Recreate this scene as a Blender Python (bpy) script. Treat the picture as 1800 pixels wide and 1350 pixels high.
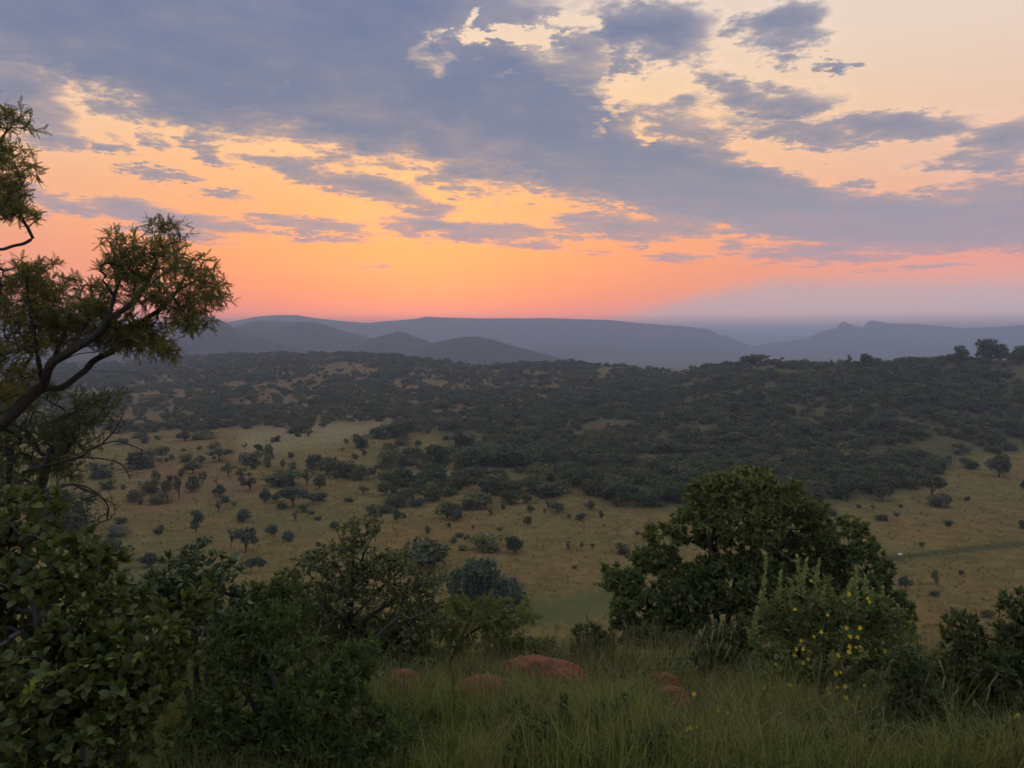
import bpy, math, random
import numpy as np
from mathutils import Vector

for o in list(bpy.data.objects):
    bpy.data.objects.remove(o, do_unlink=True)
scene = bpy.context.scene
COL = scene.collection
R = math.radians
rnd = random.Random(7)
rng = np.random.default_rng(11)

# ------------------------------------------------------------------ camera
EYE = np.array([0.0, 0.0, 1.7])
F = 1350.0                                   # focal length in units of a 1800 px wide frame
PITCH = math.atan2(85.0, F)                  # looking slightly down
cam_d = bpy.data.cameras.new('camera')
cam_d.sensor_width = 36.0
cam_d.lens = 27.0
cam_d.clip_start = 0.1
cam_d.clip_end = 120000.0
cam = bpy.data.objects.new('camera', cam_d)
COL.objects.link(cam)
cam.location = EYE
cam.rotation_euler = (math.pi / 2 - PITCH, 0, 0)
scene.camera = cam


def ray(px, py):
    """direction (world) of a photograph pixel"""
    cx, cy = (px - 900.0) / F, (675.0 - py) / F
    cp, sp = math.cos(PITCH), math.sin(PITCH)
    d = np.array([cx, cp + cy * sp, -sp + cy * cp])
    return d / np.linalg.norm(d)


def ang(px, py):
    d = ray(px, py)
    return math.atan2(d[0], d[1]), math.atan2(d[2], math.hypot(d[0], d[1]))


def at(px, py, depth):
    """point at a given forward distance"""
    d = ray(px, py)
    return EYE + d * (depth / d[1])


def lin(r, g, b):
    f = lambda c: (c / 255 / 12.92) if c <= 10 else ((c / 255 + 0.055) / 1.055) ** 2.4
    return (f(r), f(g), f(b), 1.0)


# ------------------------------------------------------------------ world: dusk sky
SUN_AZ, SUN_EL = -0.12, R(3.0)
world = bpy.data.worlds.new('World')
scene.world = world
world.use_nodes = True
WT = world.node_tree
WT.nodes.clear()



class NB:
    def __init__(self, tree):
        self.t = tree

    def node(self, kind, **props):
        n = self.t.nodes.new(kind)
        for k, v in props.items():
            setattr(n, k, v)
        return n

    def put(self, sock, v):
        if isinstance(v, bpy.types.NodeSocket):
            self.t.links.new(v, sock)
        elif v is not None:
            sock.default_value = v

    def m(self, op, a, b=None, c=None, clamp=False):
        n = self.node('ShaderNodeMath', operation=op, use_clamp=clamp)
        for i, v in enumerate((a, b, c)):
            if v is not None:
                self.put(n.inputs[i], v)
        return n.outputs[0]

    def vm(self, op, a, b=None, scale=None):
        n = self.node('ShaderNodeVectorMath', operation=op)
        self.put(n.inputs[0], a)
        if b is not None:
            self.put(n.inputs[1], b)
        if scale is not None:
            self.put(n.inputs['Scale'], scale)
        return n.outputs['Value'] if op in ('LENGTH', 'DOT_PRODUCT') else n.outputs['Vector']

    def xyz(self, x, y, z):
        n = self.node('ShaderNodeCombineXYZ')
        for i, v in enumerate((x, y, z)):
            self.put(n.inputs[i], v)
        return n.outputs[0]

    def sep(self, v):
        n = self.node('ShaderNodeSeparateXYZ')
        self.put(n.inputs[0], v)
        return n.outputs

    def noise(self, vec, scale, detail=6, rough=0.55, color=False, dist=0.0):
        n = self.node('ShaderNodeTexNoise')
        self.put(n.inputs['Vector'], vec)
        n.inputs['Scale'].default_value = scale
        n.inputs['Detail'].default_value = detail
        n.inputs['Roughness'].default_value = rough
        n.inputs['Distortion'].default_value = dist
        return n.outputs['Color' if color else 'Fac']

    def smooth(self, v, a, b, lo=0.0, hi=1.0):
        n = self.node('ShaderNodeMapRange', interpolation_type='SMOOTHSTEP')
        self.put(n.inputs[0], v)
        for i, k in enumerate((a, b, lo, hi)):
            n.inputs[1 + i].default_value = k
        return n.outputs[0]

    def ramp(self, v, stops, interp='LINEAR'):
        n = self.node('ShaderNodeValToRGB')
        n.color_ramp.interpolation = interp
        el = n.color_ramp.elements
        while len(el) < len(stops):
            el.new(0.5)
        for e, (p, c) in zip(el, sorted(stops, key=lambda s: s[0])):
            e.position = p
            e.color = c
        self.put(n.inputs[0], v)
        return n.outputs[0]

    def mix(self, f, a, b, blend='MIX'):
        n = self.node('ShaderNodeMix', data_type='RGBA', blend_type=blend)
        self.put(n.inputs['Factor'], f)
        self.put(n.inputs[6], a)
        self.put(n.inputs[7], b)
        return n.outputs[2]


w = NB(WT)
gen = w.vm('NORMALIZE', w.node('ShaderNodeTexCoord').outputs['Generated'])
sx, sy, sz = w.sep(gen)
hor = w.m('SQRT', w.m('ADD', w.m('MULTIPLY', sx, sx), w.m('MULTIPLY', sy, sy)))
AZ = w.m('ARCTAN2', sx, sy)
EL = w.m('ARCTAN2', sz, hor)
inv = w.m('DIVIDE', 1.0, w.m('ADD', w.m('MAXIMUM', sz, 0.0), 0.07))
P = w.xyz(w.m('MULTIPLY', sx, inv), w.m('MULTIPLY', sy, inv), 0.0)      # on the cloud deck

# clear sky: colour by elevation, near the set sun and away from it
e01 = w.m('DIVIDE', EL, 1.6, clamp=True)
E_ = lambda py: ang(900, py)[1] / 1.6
near_sun = w.ramp(e01, [(0.0, lin(242, 106, 62)), (E_(555), lin(236, 108, 62)), (E_(520), lin(234, 118, 64)), (E_(475), lin(238, 135, 70)),
                        (E_(420), lin(239, 149, 82)), (E_(330), lin(240, 170, 108)), (E_(220), lin(242, 194, 142)),
                        (E_(100), lin(233, 203, 170)), (E_(0), lin(224, 203, 186)), (0.40, lin(204, 202, 206)),
                        (0.65, lin(194, 204, 228)), (1.0, lin(190, 202, 232))])
off_sun = w.ramp(e01, [(0.0, lin(222, 164, 152)), (E_(540), lin(222, 160, 144)), (E_(470), lin(228, 144, 124)), (E_(410), lin(231, 157, 132)),
                       (E_(330), lin(230, 178, 152)), (E_(220), lin(229, 193, 166)),
                       (E_(100), lin(227, 204, 186)), (E_(0), lin(218, 203, 194)), (0.40, lin(202, 202, 208)),
                       (0.65, lin(194, 204, 228)), (1.0, lin(190, 202, 232))])
behind = w.ramp(e01, [(0.0, lin(136, 132, 156)), (0.1, lin(160, 150, 172)), (0.25, lin(184, 188, 210)), (0.5, lin(190, 200, 226)),
                      (1.0, lin(190, 202, 232))])  # unseen sky overhead and behind raised to brighten haze and ground
dAz = w.m('SUBTRACT', AZ, SUN_AZ)
f_off = w.smooth(w.m('ABSOLUTE', dAz), 0.12, 0.75)
f_beh = w.smooth(w.m('ABSOLUTE', dAz), 0.8, 2.2)
clear = w.mix(f_beh, w.mix(f_off, near_sun, off_sun), behind)
sky = w.node('ShaderNodeTexSky', sky_type='NISHITA', sun_disc=False)
sky.sun_elevation = SUN_EL
sky.sun_rotation = SUN_AZ
sky.air_density = 1.4
sky.dust_density = 3.0
nishita = w.vm('SCALE', sky.outputs[0], scale=0.02)
clear = w.mix(1.0, w.vm('SCALE', clear, scale=0.97), nishita, 'ADD')

# soft streaks in the clear part
streak = w.noise(w.vm('MULTIPLY', P, (0.55, 1.6, 1.0)), 1.3, 4, 0.6)
clear = w.mix(w.smooth(streak, 0.5, 0.85, 0.0, 0.20), clear, w.mix(0.5, clear, lin(250, 214, 176)))

# clouds
fb = w.noise(P, 2.6, 6, 0.58)
fb2 = w.noise(P, 7.5, 4, 0.6)
fb3 = w.noise(P, 20.0, 4, 0.65)
wrp = w.vm('SUBTRACT', w.noise(P, 1.5, 3, 0.6, color=True), (0.5, 0.5, 0.5))
wamp = w.m('ADD', w.m('MULTIPLY', w.m('MAXIMUM', EL, 0.0), 0.30), 0.012)
wrp = w.vm('MULTIPLY', wrp, w.xyz(w.m('MULTIPLY', wamp, 2.0), w.m('MULTIPLY', wamp, 0.75), 0.0))
wrp2 = w.xyz(w.m('MULTIPLY', w.m('SUBTRACT', fb2, 0.5), w.m('MULTIPLY', wamp, 1.1)), w.m('MULTIPLY', w.m('SUBTRACT', fb3, 0.5), w.m('MULTIPLY', wamp, 0.5)), 0.0)
B = w.vm('ADD', w.vm('ADD', w.xyz(AZ, EL, 1.0), wrp), wrp2)
# (centre x, centre y, half width, half height, downward tilt to the right, strength)
CL = [
    (60, -20, 420, 135, 0.05, 1.9), (330, 40, 420, 165, 0.16, 1.9), (600, 105, 330, 160, 0.24, 1.9), (800, 170, 270, 140, 0.32, 1.9),
    (960, 235, 240, 110, 0.38, 1.9), (1150, 310, 230, 78, 0.30, 1.9), (1330, 352, 230, 62, 0.20, 1.9), (1520, 388, 240, 46, 0.08, 1.9),
    (1760, 392, 260, 44, 0.0, 1.9), (640, -40, 420, 120, 0.1, 1.2), (1000, 130, 90, 60, 0.7, 0.7),
    (40, 185, 95, 44, 0.55, 0.9), (-60, 130, 150, 80, 0.2, 0.9),
    (930, 25, 140, 55, 0.25, 0.8), (1140, 60, 145, 62, 0.25, 0.9), (1390, 40, 105, 50, -0.1, 0.85), (1490, 103, 26, 12, 0.6, 0.6),
    (1095, 132, 46, 16, 0.1, 0.8), (1205, 148, 72, 22, 0.05, 0.8), (1345, 168, 140, 30, 0.1, 0.75), (1205, 215, 85, 45, 0.2, 0.9),
    (1410, 236, 110, 26, 0.18, 0.85), (1570, 218, 150, 26, 0.02, 0.75), (1780, 245, 90, 48, -0.1, 0.8), (1740, 290, 120, 20, 0.1, 0.7),
    (1740, 345, 160, 30, 0.0, 0.8), (1510, 320, 24, 9, 0.0, 0.6), (1300, 205, 90, 14, 0.2, 0.4),
    (520, 295, 110, 24, 0.20, 0.8), (640, 330, 130, 32, 0.22, 0.9), (760, 368, 90, 18, 0.12, 0.8), (360, 266, 44, 17, 0.5, 0.8),
    (268, 244, 34, 11, 0.15, 0.7), (285, 313, 66, 11, 0.06, 0.75), (395, 347, 60, 9, -0.05, 0.65), (100, 360, 110, 18, 0.12, 0.8),
    (290, 390, 170, 26, 0.08, 0.85), (555, 404, 140, 19, 0.08, 0.85), (820, 405, 180, 22, 0.06, 0.9), (1085, 404, 160, 24, 0.03, 0.95),
    (800, 326, 70, 15, 0.18, 0.7), (690, 295, 60, 12, 0.1, 0.6), (190, 245, 34, 14, 0.4, 0.45), (480, 270, 40, 12, 0.1, 0.6),
    (1205, 451, 58, 16, 0.0, 0.8), (1290, 434, 30, 13, 0.0, 0.6), (1450, 440, 150, 28, 0.03, 0.7), (1050, 447, 40, 9, 0.05, 0.6),
    (915, 432, 90, 11, 0.05, 0.55), (640, 470, 60, 5, 0.0, 0.3), (1640, 470, 90, 8, 0.0, 0.4),
]
# beyond the framed part of the sky the deck goes on, thinned so more skylight reaches haze and land
far_mask = w.m('MAXIMUM', w.smooth(w.m('ABSOLUTE', AZ), 0.60, 0.85), w.smooth(EL, 0.44, 0.62))
deck = w.smooth(w.noise(P, 0.55, 2, 0.5), 0.47, 0.70, -0.6, 0.85)
f = w.m('SUBTRACT', w.m('MULTIPLY', w.m('ADD', deck, 1.0), far_mask), 1.0)
for (cx, cy, hw, hh, tilt, s) in CL:
    a0, e0 = ang(cx, cy)
    c_, s_, ia, ie = math.cos(tilt), math.sin(tilt), F / hw / math.cos(a0), F / hh
    # along and across the cloud: picture-down tilt means falling elevation to the right
    d1 = w.vm('DOT_PRODUCT', B, (c_ * ia, -s_ * ia, -(c_ * a0 - s_ * e0) * ia))
    d2 = w.vm('DOT_PRODUCT', B, (s_ * ie, c_ * ie, -(s_ * a0 + c_ * e0) * ie))
    q = w.m('MULTIPLY_ADD', d1, d1, w.m('MULTIPLY', d2, d2))
    g = w.m('MULTIPLY_ADD', q, -0.75 * s, 0.75 * s)
    f = w.m('MAXIMUM', f, g)
f = w.m('MINIMUM', f, 0.9)
# torn gaps where the bright sky shows through the band
for (cx, cy, hw, hh, tilt, s) in [(765, 95, 62, 34, 0.6, 1.1), (808, 8, 26, 26, 0.3, 0.9), (890, 58, 95, 20, 0.1, 1.1), (748, 38, 22, 14, 0, 0.7), (1062, 178, 52, 24, 0.3, 1.0), (960, 70, 50, 14, 0.3, 0.8),
                                  (1128, 235, 26, 14, 0.3, 0.8), (1048, 222, 16, 10, 0, 0.8), (905, 140, 18, 10, 0.3, 0.7), (1020, 45, 40, 26, 0.3, 0.9), (500, 148, 16, 8, 0, 0.4), (925, 300, 30, 6, 0.1, 0.5)]:
    a0, e0 = ang(cx, cy)
    c_, s_, ia, ie = math.cos(tilt), math.sin(tilt), F / hw / math.cos(a0), F / hh
    d1 = w.vm('DOT_PRODUCT', B, (c_ * ia, -s_ * ia, -(c_ * a0 - s_ * e0) * ia))
    d2 = w.vm('DOT_PRODUCT', B, (s_ * ie, c_ * ie, -(s_ * a0 + c_ * e0) * ie))
    q = w.m('MULTIPLY_ADD', d1, d1, w.m('MULTIPLY', d2, d2))
    f = w.m('SUBTRACT', f, w.m('MAXIMUM', w.m('MULTIPLY_ADD', q, -0.62 * s, 0.62 * s), 0.0))
nz = w.m('ADD', w.m('MULTIPLY', w.m('SUBTRACT', fb, 0.5), 2.5), w.m('ADD', w.m('MULTIPLY', w.m('SUBTRACT', fb2, 0.5), 1.05), w.m('MULTIPLY', w.m('SUBTRACT', fb3, 0.5), 0.45)))
D = w.m('ADD', f, w.m('MULTIPLY', nz, w.smooth(f, 0.15, 0.85, 1.05, 0.42)))
alpha = w.smooth(D, -0.10, 0.46)
thick = w.smooth(D, 0.1, 1.1)
c_el = w.ramp(e01, [(0.0, lin(168, 142, 148)), (E_(470), lin(160, 141, 150)), (E_(390), lin(142, 140, 154)), (E_(320), lin(124, 131, 149)),
                    (E_(220), lin(108, 120, 146)), (E_(100), lin(101, 115, 146)), (E_(0), lin(97, 112, 147)), (0.5, lin(120, 132, 162)),
                    (1.0, lin(124, 136, 168))])
c_el = w.mix(w.m('MULTIPLY', f_beh, 0.8), c_el, lin(120, 130, 160))
c_thin = w.mix(0.35, c_el, clear)
c_cloud = w.mix(thick, c_thin, c_el)
c_cloud = w.mix(w.smooth(fb2, 0.3, 0.75, 0.0, 0.16), c_cloud, w.vm('SCALE', c_el, scale=1.25))
rim = w.m('MULTIPLY', w.smooth(D, -0.45, 0.0), 0.22)
clear2 = w.mix(rim, clear, w.vm('SCALE', clear, scale=1.22))
skycol = w.mix(w.m('MULTIPLY', alpha, 0.97), clear2, c_cloud)
# low mauve haze bank on the right
bank_top = w.ramp(w.m('DIVIDE', w.m('ADD', AZ, 0.2), 1.2, clamp=True),
                  [(0.0, (0.0, 0, 0, 1)), (0.25, (0.022, 0.022, 0.022, 1)), (0.36, (0.055, 0.055, 0.055, 1)), (0.44, (0.074, 0.074, 0.074, 1)),
                   (0.7, (0.062, 0.062, 0.062, 1)), (1.0, (0.08, 0.08, 0.08, 1))])
bw = w.m('MULTIPLY', w.m('SUBTRACT', fb2, 0.5), 0.03)
bd = w.m('SUBTRACT', w.m('ADD', bank_top, bw), EL)
bank = w.m('MULTIPLY', w.smooth(bd, -0.006, 0.02), w.smooth(AZ, 0.0, 0.25, 0.0, 0.85))
skycol = w.mix(bank, skycol, lin(190, 160, 154))
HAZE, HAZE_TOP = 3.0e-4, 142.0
haze_gain = w.m('EXPONENT', w.m('MULTIPLY', w.m('MINIMUM', w.m('DIVIDE', HAZE * HAZE_TOP, w.m('MAXIMUM', EL, 0.01)), 1.55), 0.56))   # sky brightened towards the horizon to offset dimming by the haze
skycol = w.vm('SCALE', skycol, scale=haze_gain)
bg = w.node('ShaderNodeBackground')
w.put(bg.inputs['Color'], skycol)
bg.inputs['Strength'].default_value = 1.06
out = w.node('ShaderNodeOutputWorld')
WT.links.new(bg.outputs[0], out.inputs['Surface'])
world.cycles.sampling_method = 'NONE'

# ------------------------------------------------------------------ sun (already at the horizon, behind the cloud)
sun_d = bpy.data.lights.new('sun', 'SUN')
sun_d.energy = 0.12
sun_d.angle = R(12)
sun_d.color = (1.0, 0.66, 0.38)
sun = bpy.data.objects.new('sun', sun_d)
COL.objects.link(sun)
sdir = Vector((math.sin(SUN_AZ) * math.cos(SUN_EL), math.cos(SUN_AZ) * math.cos(SUN_EL), math.sin(SUN_EL)))
sun.rotation_euler = sdir.to_track_quat('Z', 'Y').to_euler()

vs = scene.view_settings
vs.view_transform = 'Standard'
vs.look = 'None'
vs.exposure = 0.0
vs.gamma = 1.0
vs.use_curve_mapping = False
cy = scene.cycles
cy.use_denoising = True
cy.use_adaptive_sampling = True
cy.adaptive_threshold = 0.02
cy.adaptive_min_samples = 12
cy.max_bounces = 7
cy.diffuse_bounces = 2
cy.transmission_bounces = 3
cy.volume_bounces = 4
cy.transparent_max_bounces = 8

# ------------------------------------------------------------------ small helpers


def tag(o, label=None, cat=None, group=None, kind=None):
    if label: o['label'] = label
    if cat: o['category'] = cat
    if group: o['group'] = group
    if kind: o['kind'] = kind
    return o


def mesh(name, V, polys, mat=None, smooth=False):
    """V (n,3) array; polys: (k,3|4) int array or a list of such arrays"""
    V = np.asarray(V, dtype=np.float32)
    if not isinstance(polys, list):
        polys = [polys]
    polys = [np.asarray(p, dtype=np.int32) for p in polys if len(p)]
    me = bpy.data.meshes.new(name)
    me.vertices.add(len(V))
    me.vertices.foreach_set('co', V.ravel())
    loops = np.concatenate([p.ravel() for p in polys])
    tot = np.concatenate([np.full(len(p), p.shape[1], dtype=np.int32) for p in polys])
    start = np.concatenate([[0], np.cumsum(tot)[:-1]]).astype(np.int32)
    me.loops.add(len(loops))
    me.loops.foreach_set('vertex_index', loops)
    me.polygons.add(len(tot))
    me.polygons.foreach_set('loop_start', start)
    if smooth:
        me.polygons.foreach_set('use_smooth', np.ones(len(tot), dtype=bool))
    me.update(calc_edges=True)
    me.validate()
    if mat: me.materials.append(mat)
    return me


def obj(name, me, parent=None, loc=None):
    o = bpy.data.objects.new(name, me)
    COL.objects.link(o)
    if parent: o.parent = parent
    if loc is not None: o.location = loc
    return o


def vnoise(x, y, seed=0):
    """smooth value noise in numpy, about -1..1"""
    x = np.asarray(x, dtype=np.float64); y = np.asarray(y, dtype=np.float64)
    xi = np.floor(x).astype(np.int64); yi = np.floor(y).astype(np.int64)
    fx, fy = x - xi, y - yi
    def h(a, b):
        n = (a * 374761393 + b * 668265263 + seed * 1442695041) & 0x7fffffff
        n = ((n ^ (n >> 13)) * 1274126177) & 0x7fffffff
        return ((n ^ (n >> 16)) & 0xffff) / 32767.5 - 1.0
    u, v = fx * fx * (3 - 2 * fx), fy * fy * (3 - 2 * fy)
    return (h(xi, yi) * (1 - u) + h(xi + 1, yi) * u) * (1 - v) + (h(xi, yi + 1) * (1 - u) + h(xi + 1, yi + 1) * u) * v


def fbm(x, y, octaves=4, seed=0):
    s, a, t = 0.0, 1.0, 0.0
    for k in range(octaves):
        s = s + a * vnoise(x * 2 ** k, y * 2 ** k, seed + k); t += a; a *= 0.5
    return s / t


def sstep(a, b, x):
    t = np.clip((x - a) / (b - a), 0, 1)
    return t * t * (3 - 2 * t)


# ------------------------------------------------------------------ terrain
NEAR_Y = np.array([-200, -20, 0, 6, 15, 30, 60, 90, 120, 160, 250, 400, 60000], float)
NEAR_Z = np.array([18, 2.0, 0, -1.7, -4.6, -11.5, -27, -37, -41.0, -42.4, -42.3, -41.5, -41.5])
_ty = np.concatenate([np.arange(-200, 12, 1.0), np.arange(12, 600, 1.0)])
_tz = np.interp(_ty, NEAR_Y, NEAR_Z)
_k = np.ones(9) / 9
_ts = np.convolve(np.pad(_tz, 4, mode='edge'), _k, mode='valid')
_mixk = sstep(12, 22, _ty)
_tz = _tz * (1 - _mixk) + _ts * _mixk

CREST_PX = np.array([-400, 200, 300, 400, 500, 600, 700, 780, 850, 900, 1000, 1100, 1200, 1250, 1320, 1400, 1450, 1500, 1600, 1700, 1800, 2300], float)
CREST_PY = np.array([640, 634, 627, 619, 617, 618, 622, 630, 641, 636, 633, 640, 648, 639, 630, 634, 637, 634, 628, 624, 622, 615], float)
CREST_R = np.interp(CREST_PX, [-400, 300, 600, 900, 1100, 1200, 1300, 1500, 1800, 2300], [1000, 1000, 900, 820, 720, 640, 540, 470, 440, 440])
FOOT_R = np.interp(CREST_PX, [-400, 300, 700, 900, 1100, 1300, 1500, 1650, 1800, 2300], [420, 420, 400, 330, 270, 228, 215, 238, 285, 300])
CREST_Z = EYE[2] - (CREST_PY - 590) / F * CREST_R - 3.6
PLAIN = -100.0


def height(x, y):
    x = np.asarray(x, float); y = np.asarray(y, float)
    near = np.interp(y, _ty, _tz)
    px = 900 + F * np.clip(x / np.maximum(y, 1.0), -1.0, 1.0)
    rc = np.interp(px, CREST_PX, CREST_R); rf = np.interp(px, CREST_PX, FOOT_R); zc = np.interp(px, CREST_PX, CREST_Z)
    t = np.clip((y - rf) / (rc - rf), 0, 1)
    s = np.where(t < 0.5, 1.5 * t * t, 0) + np.where(t >= 0.5, 0.375 + (t - 0.5) * 1.25, 0)
    z = near + (zc - near) * np.minimum(s, 1.0)
    und = fbm(x / 90, y / 130, 3, 5) * 2.6 * sstep(0.1, 0.5, t) * (1 - 0.8 * sstep(0.8, 1.0, t))
    z = z + und + fbm(x / 60, y / 60, 3, 9) * 0.5 * sstep(100, 200, y)
    z = z + fbm(x / 2.2, y / 2.2, 3, 3) * 0.10 * sstep(3, 6, y) * (1 - sstep(20, 60, y))
    back = np.maximum(y - rc, 0)
    z2 = zc - back * 0.02 - np.minimum(back, 900) ** 2 * 0.00011
    z = np.where(y > rc, np.maximum(z2, PLAIN), z)
    return z


def H(x, y):
    return float(height(np.array([x]), np.array([y]))[0])


def pick(px, py, dmin=3.0, dmax=3000.0):
    """where the sight line through a photograph pixel meets the ground (first hit beyond dmin)"""
    d = ray(px, py)
    ts = np.geomspace(dmin, dmax, 2500)
    x, y, z = EYE[0] + d[0] * ts, EYE[1] + d[1] * ts, EYE[2] + d[2] * ts
    below = np.nonzero(z <= height(x, y))[0]
    if not len(below): return None
    k = below[0]
    return np.array([x[k], y[k], float(height(x[k:k + 1], y[k:k + 1])[0])])


def to_px(p):
    p = np.asarray(p, float)
    q = p - EYE
    cp, sp = math.cos(PITCH), math.sin(PITCH)
    fwd = q[..., 1] * cp - q[..., 2] * sp
    up = q[..., 1] * sp + q[..., 2] * cp
    return 900 + F * q[..., 0] / fwd, 675 - F * up / fwd


def poly_mask(px, py, pts, soft=8.0):
    """soft inside test of a polygon in picture coordinates (used once, to find where on the ground a patch lies)"""
    pts = np.asarray(pts, float)
    ins = np.zeros(px.shape, bool); dmin = np.full(px.shape, 1e9)
    n = len(pts)
    for i in range(n):
        (x0, y0), (x1, y1) = pts[i], pts[(i + 1) % n]
        c = ((y0 > py) != (y1 > py)) & (px < (x1 - x0) * (py - y0) / (y1 - y0 + 1e-9) + x0)
        ins ^= c
        L2 = (x1 - x0) ** 2 + (y1 - y0) ** 2
        t = np.clip(((px - x0) * (x1 - x0) + (py - y0) * (y1 - y0)) / L2, 0, 1)
        dmin = np.minimum(dmin, np.hypot(px - x0 - t * (x1 - x0), py - y0 - t * (y1 - y0)))
    return sstep(-soft, soft, np.where(ins, dmin, -dmin))


# ------------------------------------------------------------------ materials


def new_mat(name):
    m = bpy.data.materials.new(name)
    m.use_nodes = True
    m.node_tree.nodes.clear()
    b = NB(m.node_tree)
    o = b.node('ShaderNodeOutputMaterial')
    return m, b, o


def foliage_mat(name, c_dark, c_light, trans=0.3, obj_var=0.24, tip=None, patch=None, rough=0.6, spec=0.25):
    m, b, o = new_mat(name)
    geo = b.node('ShaderNodeNewGeometry')
    oi = b.node('ShaderNodeObjectInfo')
    col = b.mix(geo.outputs['Random Per Island'], c_dark, c_light)
    if patch:
        pn = b.noise(b.node('ShaderNodeTexCoord').outputs['Object'], 0.9, 3, 0.6)
        col = b.mix(b.smooth(pn, 0.40, 0.68, 0.0, 0.8), col, b.mix(geo.outputs['Random Per Island'], *patch))
    k = b.m('MULTIPLY_ADD', oi.outputs['Random'], obj_var * 2, 1 - obj_var)
    col = b.vm('SCALE', col, scale=k)
    col2 = b.mix(b.m('MULTIPLY', oi.outputs['Random'], 0.18), col, b.vm('MULTIPLY', col, (1.35, 0.95, 0.7)))
    pr = b.node('ShaderNodeBsdfPrincipled')
    b.put(pr.inputs['Base Color'], col2)
    pr.inputs['Roughness'].default_value = rough
    pr.inputs['Specular IOR Level'].default_value = spec
    tr = b.node('ShaderNodeBsdfTranslucent')
    b.put(tr.inputs['Color'], b.vm('MULTIPLY', col2, (1.1, 1.25, 0.6)))
    mx = b.node('ShaderNodeMixShader')
    mx.inputs[0].default_value = trans
    m.node_tree.links.new(pr.outputs[0], mx.inputs[1])
    m.node_tree.links.new(tr.outputs[0], mx.inputs[2])
    m.node_tree.links.new(mx.outputs[0], o.inputs['Surface'])
    return m


def bark_mat(name, c0, c1, scale=18):
    m, b, o = new_mat(name)
    tc = b.node('ShaderNodeTexCoord').outputs['Object']
    n = b.noise(b.vm('MULTIPLY', tc, (1, 1, 0.3)), scale, 6, 0.65)
    pr = b.node('ShaderNodeBsdfPrincipled')
    b.put(pr.inputs['Base Color'], b.mix(n, c0, c1))
    pr.inputs['Roughness'].default_value = 0.9
    bp = b.node('ShaderNodeBump')
    bp.inputs['Strength'].default_value = 0.5
    bp.inputs['Distance'].default_value = 0.02
    b.put(bp.inputs['Height'], n)
    m.node_tree.links.new(bp.outputs[0], pr.inputs['Normal'])
    m.node_tree.links.new(pr.outputs[0], o.inputs['Surface'])
    return m


C = lambda r, g, b_: (r, g, b_, 1.0)
M = {
    'dark': foliage_mat('leaf_dark', C(0.037, 0.050, 0.020), C(0.102, 0.127, 0.044)),
    'olive': foliage_mat('leaf_olive', C(0.066, 0.076, 0.027), C(0.147, 0.155, 0.055)),
    'bluegreen': foliage_mat('leaf_bluegreen', C(0.046, 0.066, 0.040), C(0.108, 0.140, 0.084), obj_var=0.2),
    'dry': foliage_mat('leaf_dry', C(0.060, 0.045, 0.026), C(0.120, 0.090, 0.050), obj_var=0.3),
    'acacia': foliage_mat('leaf_acacia', C(0.135, 0.124, 0.047), C(0.279, 0.239, 0.099), trans=0.55, obj_var=0),
    'broad': foliage_mat('leaf_broad', C(0.041, 0.059, 0.014), C(0.117, 0.140, 0.034), trans=0.35, obj_var=0.35, rough=0.5),
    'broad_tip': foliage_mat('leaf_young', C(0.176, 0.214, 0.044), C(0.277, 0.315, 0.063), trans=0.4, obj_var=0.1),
    'glossy': foliage_mat('leaf_glossy', C(0.050, 0.078, 0.023), C(0.123, 0.164, 0.052), trans=0.2, obj_var=0, rough=0.32, spec=0.6),
    'fresh': foliage_mat('leaf_fresh', C(.048, .074, .018), C(.125, .165, .045), trans=0.35, obj_var=0),
    'thorn': foliage_mat('leaf_thorn', C(0.077, 0.095, 0.036), C(0.218, 0.227, 0.100), trans=0.3, obj_var=0),
    'sapling': foliage_mat('leaf_sapling', C(0.102, 0.131, 0.032), C(0.196, 0.221, 0.066), trans=0.4, obj_var=0),
    'big': foliage_mat('leaf_big', C(0.062, 0.091, 0.027), C(0.160, 0.200, 0.062), trans=0.3, obj_var=0),
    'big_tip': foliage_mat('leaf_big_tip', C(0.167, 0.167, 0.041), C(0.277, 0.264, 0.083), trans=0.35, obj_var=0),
    'spike': foliage_mat('leaf_spike', C(0.098, 0.128, 0.040), C(0.204, 0.230, 0.082), trans=0.35, obj_var=0),
    'spike_tip': foliage_mat('leaf_spike_tip', C(0.194, 0.236, 0.083), C(0.305, 0.347, 0.139), trans=0.4, obj_var=0),
    'shade': foliage_mat('leaf_understorey', C(0.052, 0.073, 0.026), C(0.123, 0.148, 0.052), trans=0.3, obj_var=0),
    'tuft': foliage_mat('grass_tuft', C(0.216, 0.180, 0.068), C(0.360, 0.297, 0.117), trans=0.4, obj_var=0.3),
    'grass': foliage_mat('grass_green', C(.075, .100, .026), C(.270, .295, .080), trans=0.35, obj_var=0, patch=(C(.13, .125, .048), C(.30, .27, .12))),
    'willow': foliage_mat('leaf_willow', C(.070, .105, .068), C(.165, .220, .140), obj_var=0),
    'straw': foliage_mat('grass_straw', C(0.165, 0.143, 0.066), C(0.352, 0.286, 0.143), trans=0.3, obj_var=0),
    'petal': foliage_mat('petal_yellow', C(.80, .58, .03), C(.92, .72, .06), trans=0.35, obj_var=0.1),
    'bark': bark_mat('bark_dark', C(.028, .022, .017), C(.085, .068, .052)),
    'bark_grey': bark_mat('bark_grey', C(.07, .062, .055), C(.19, .17, .15)),
}

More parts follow.
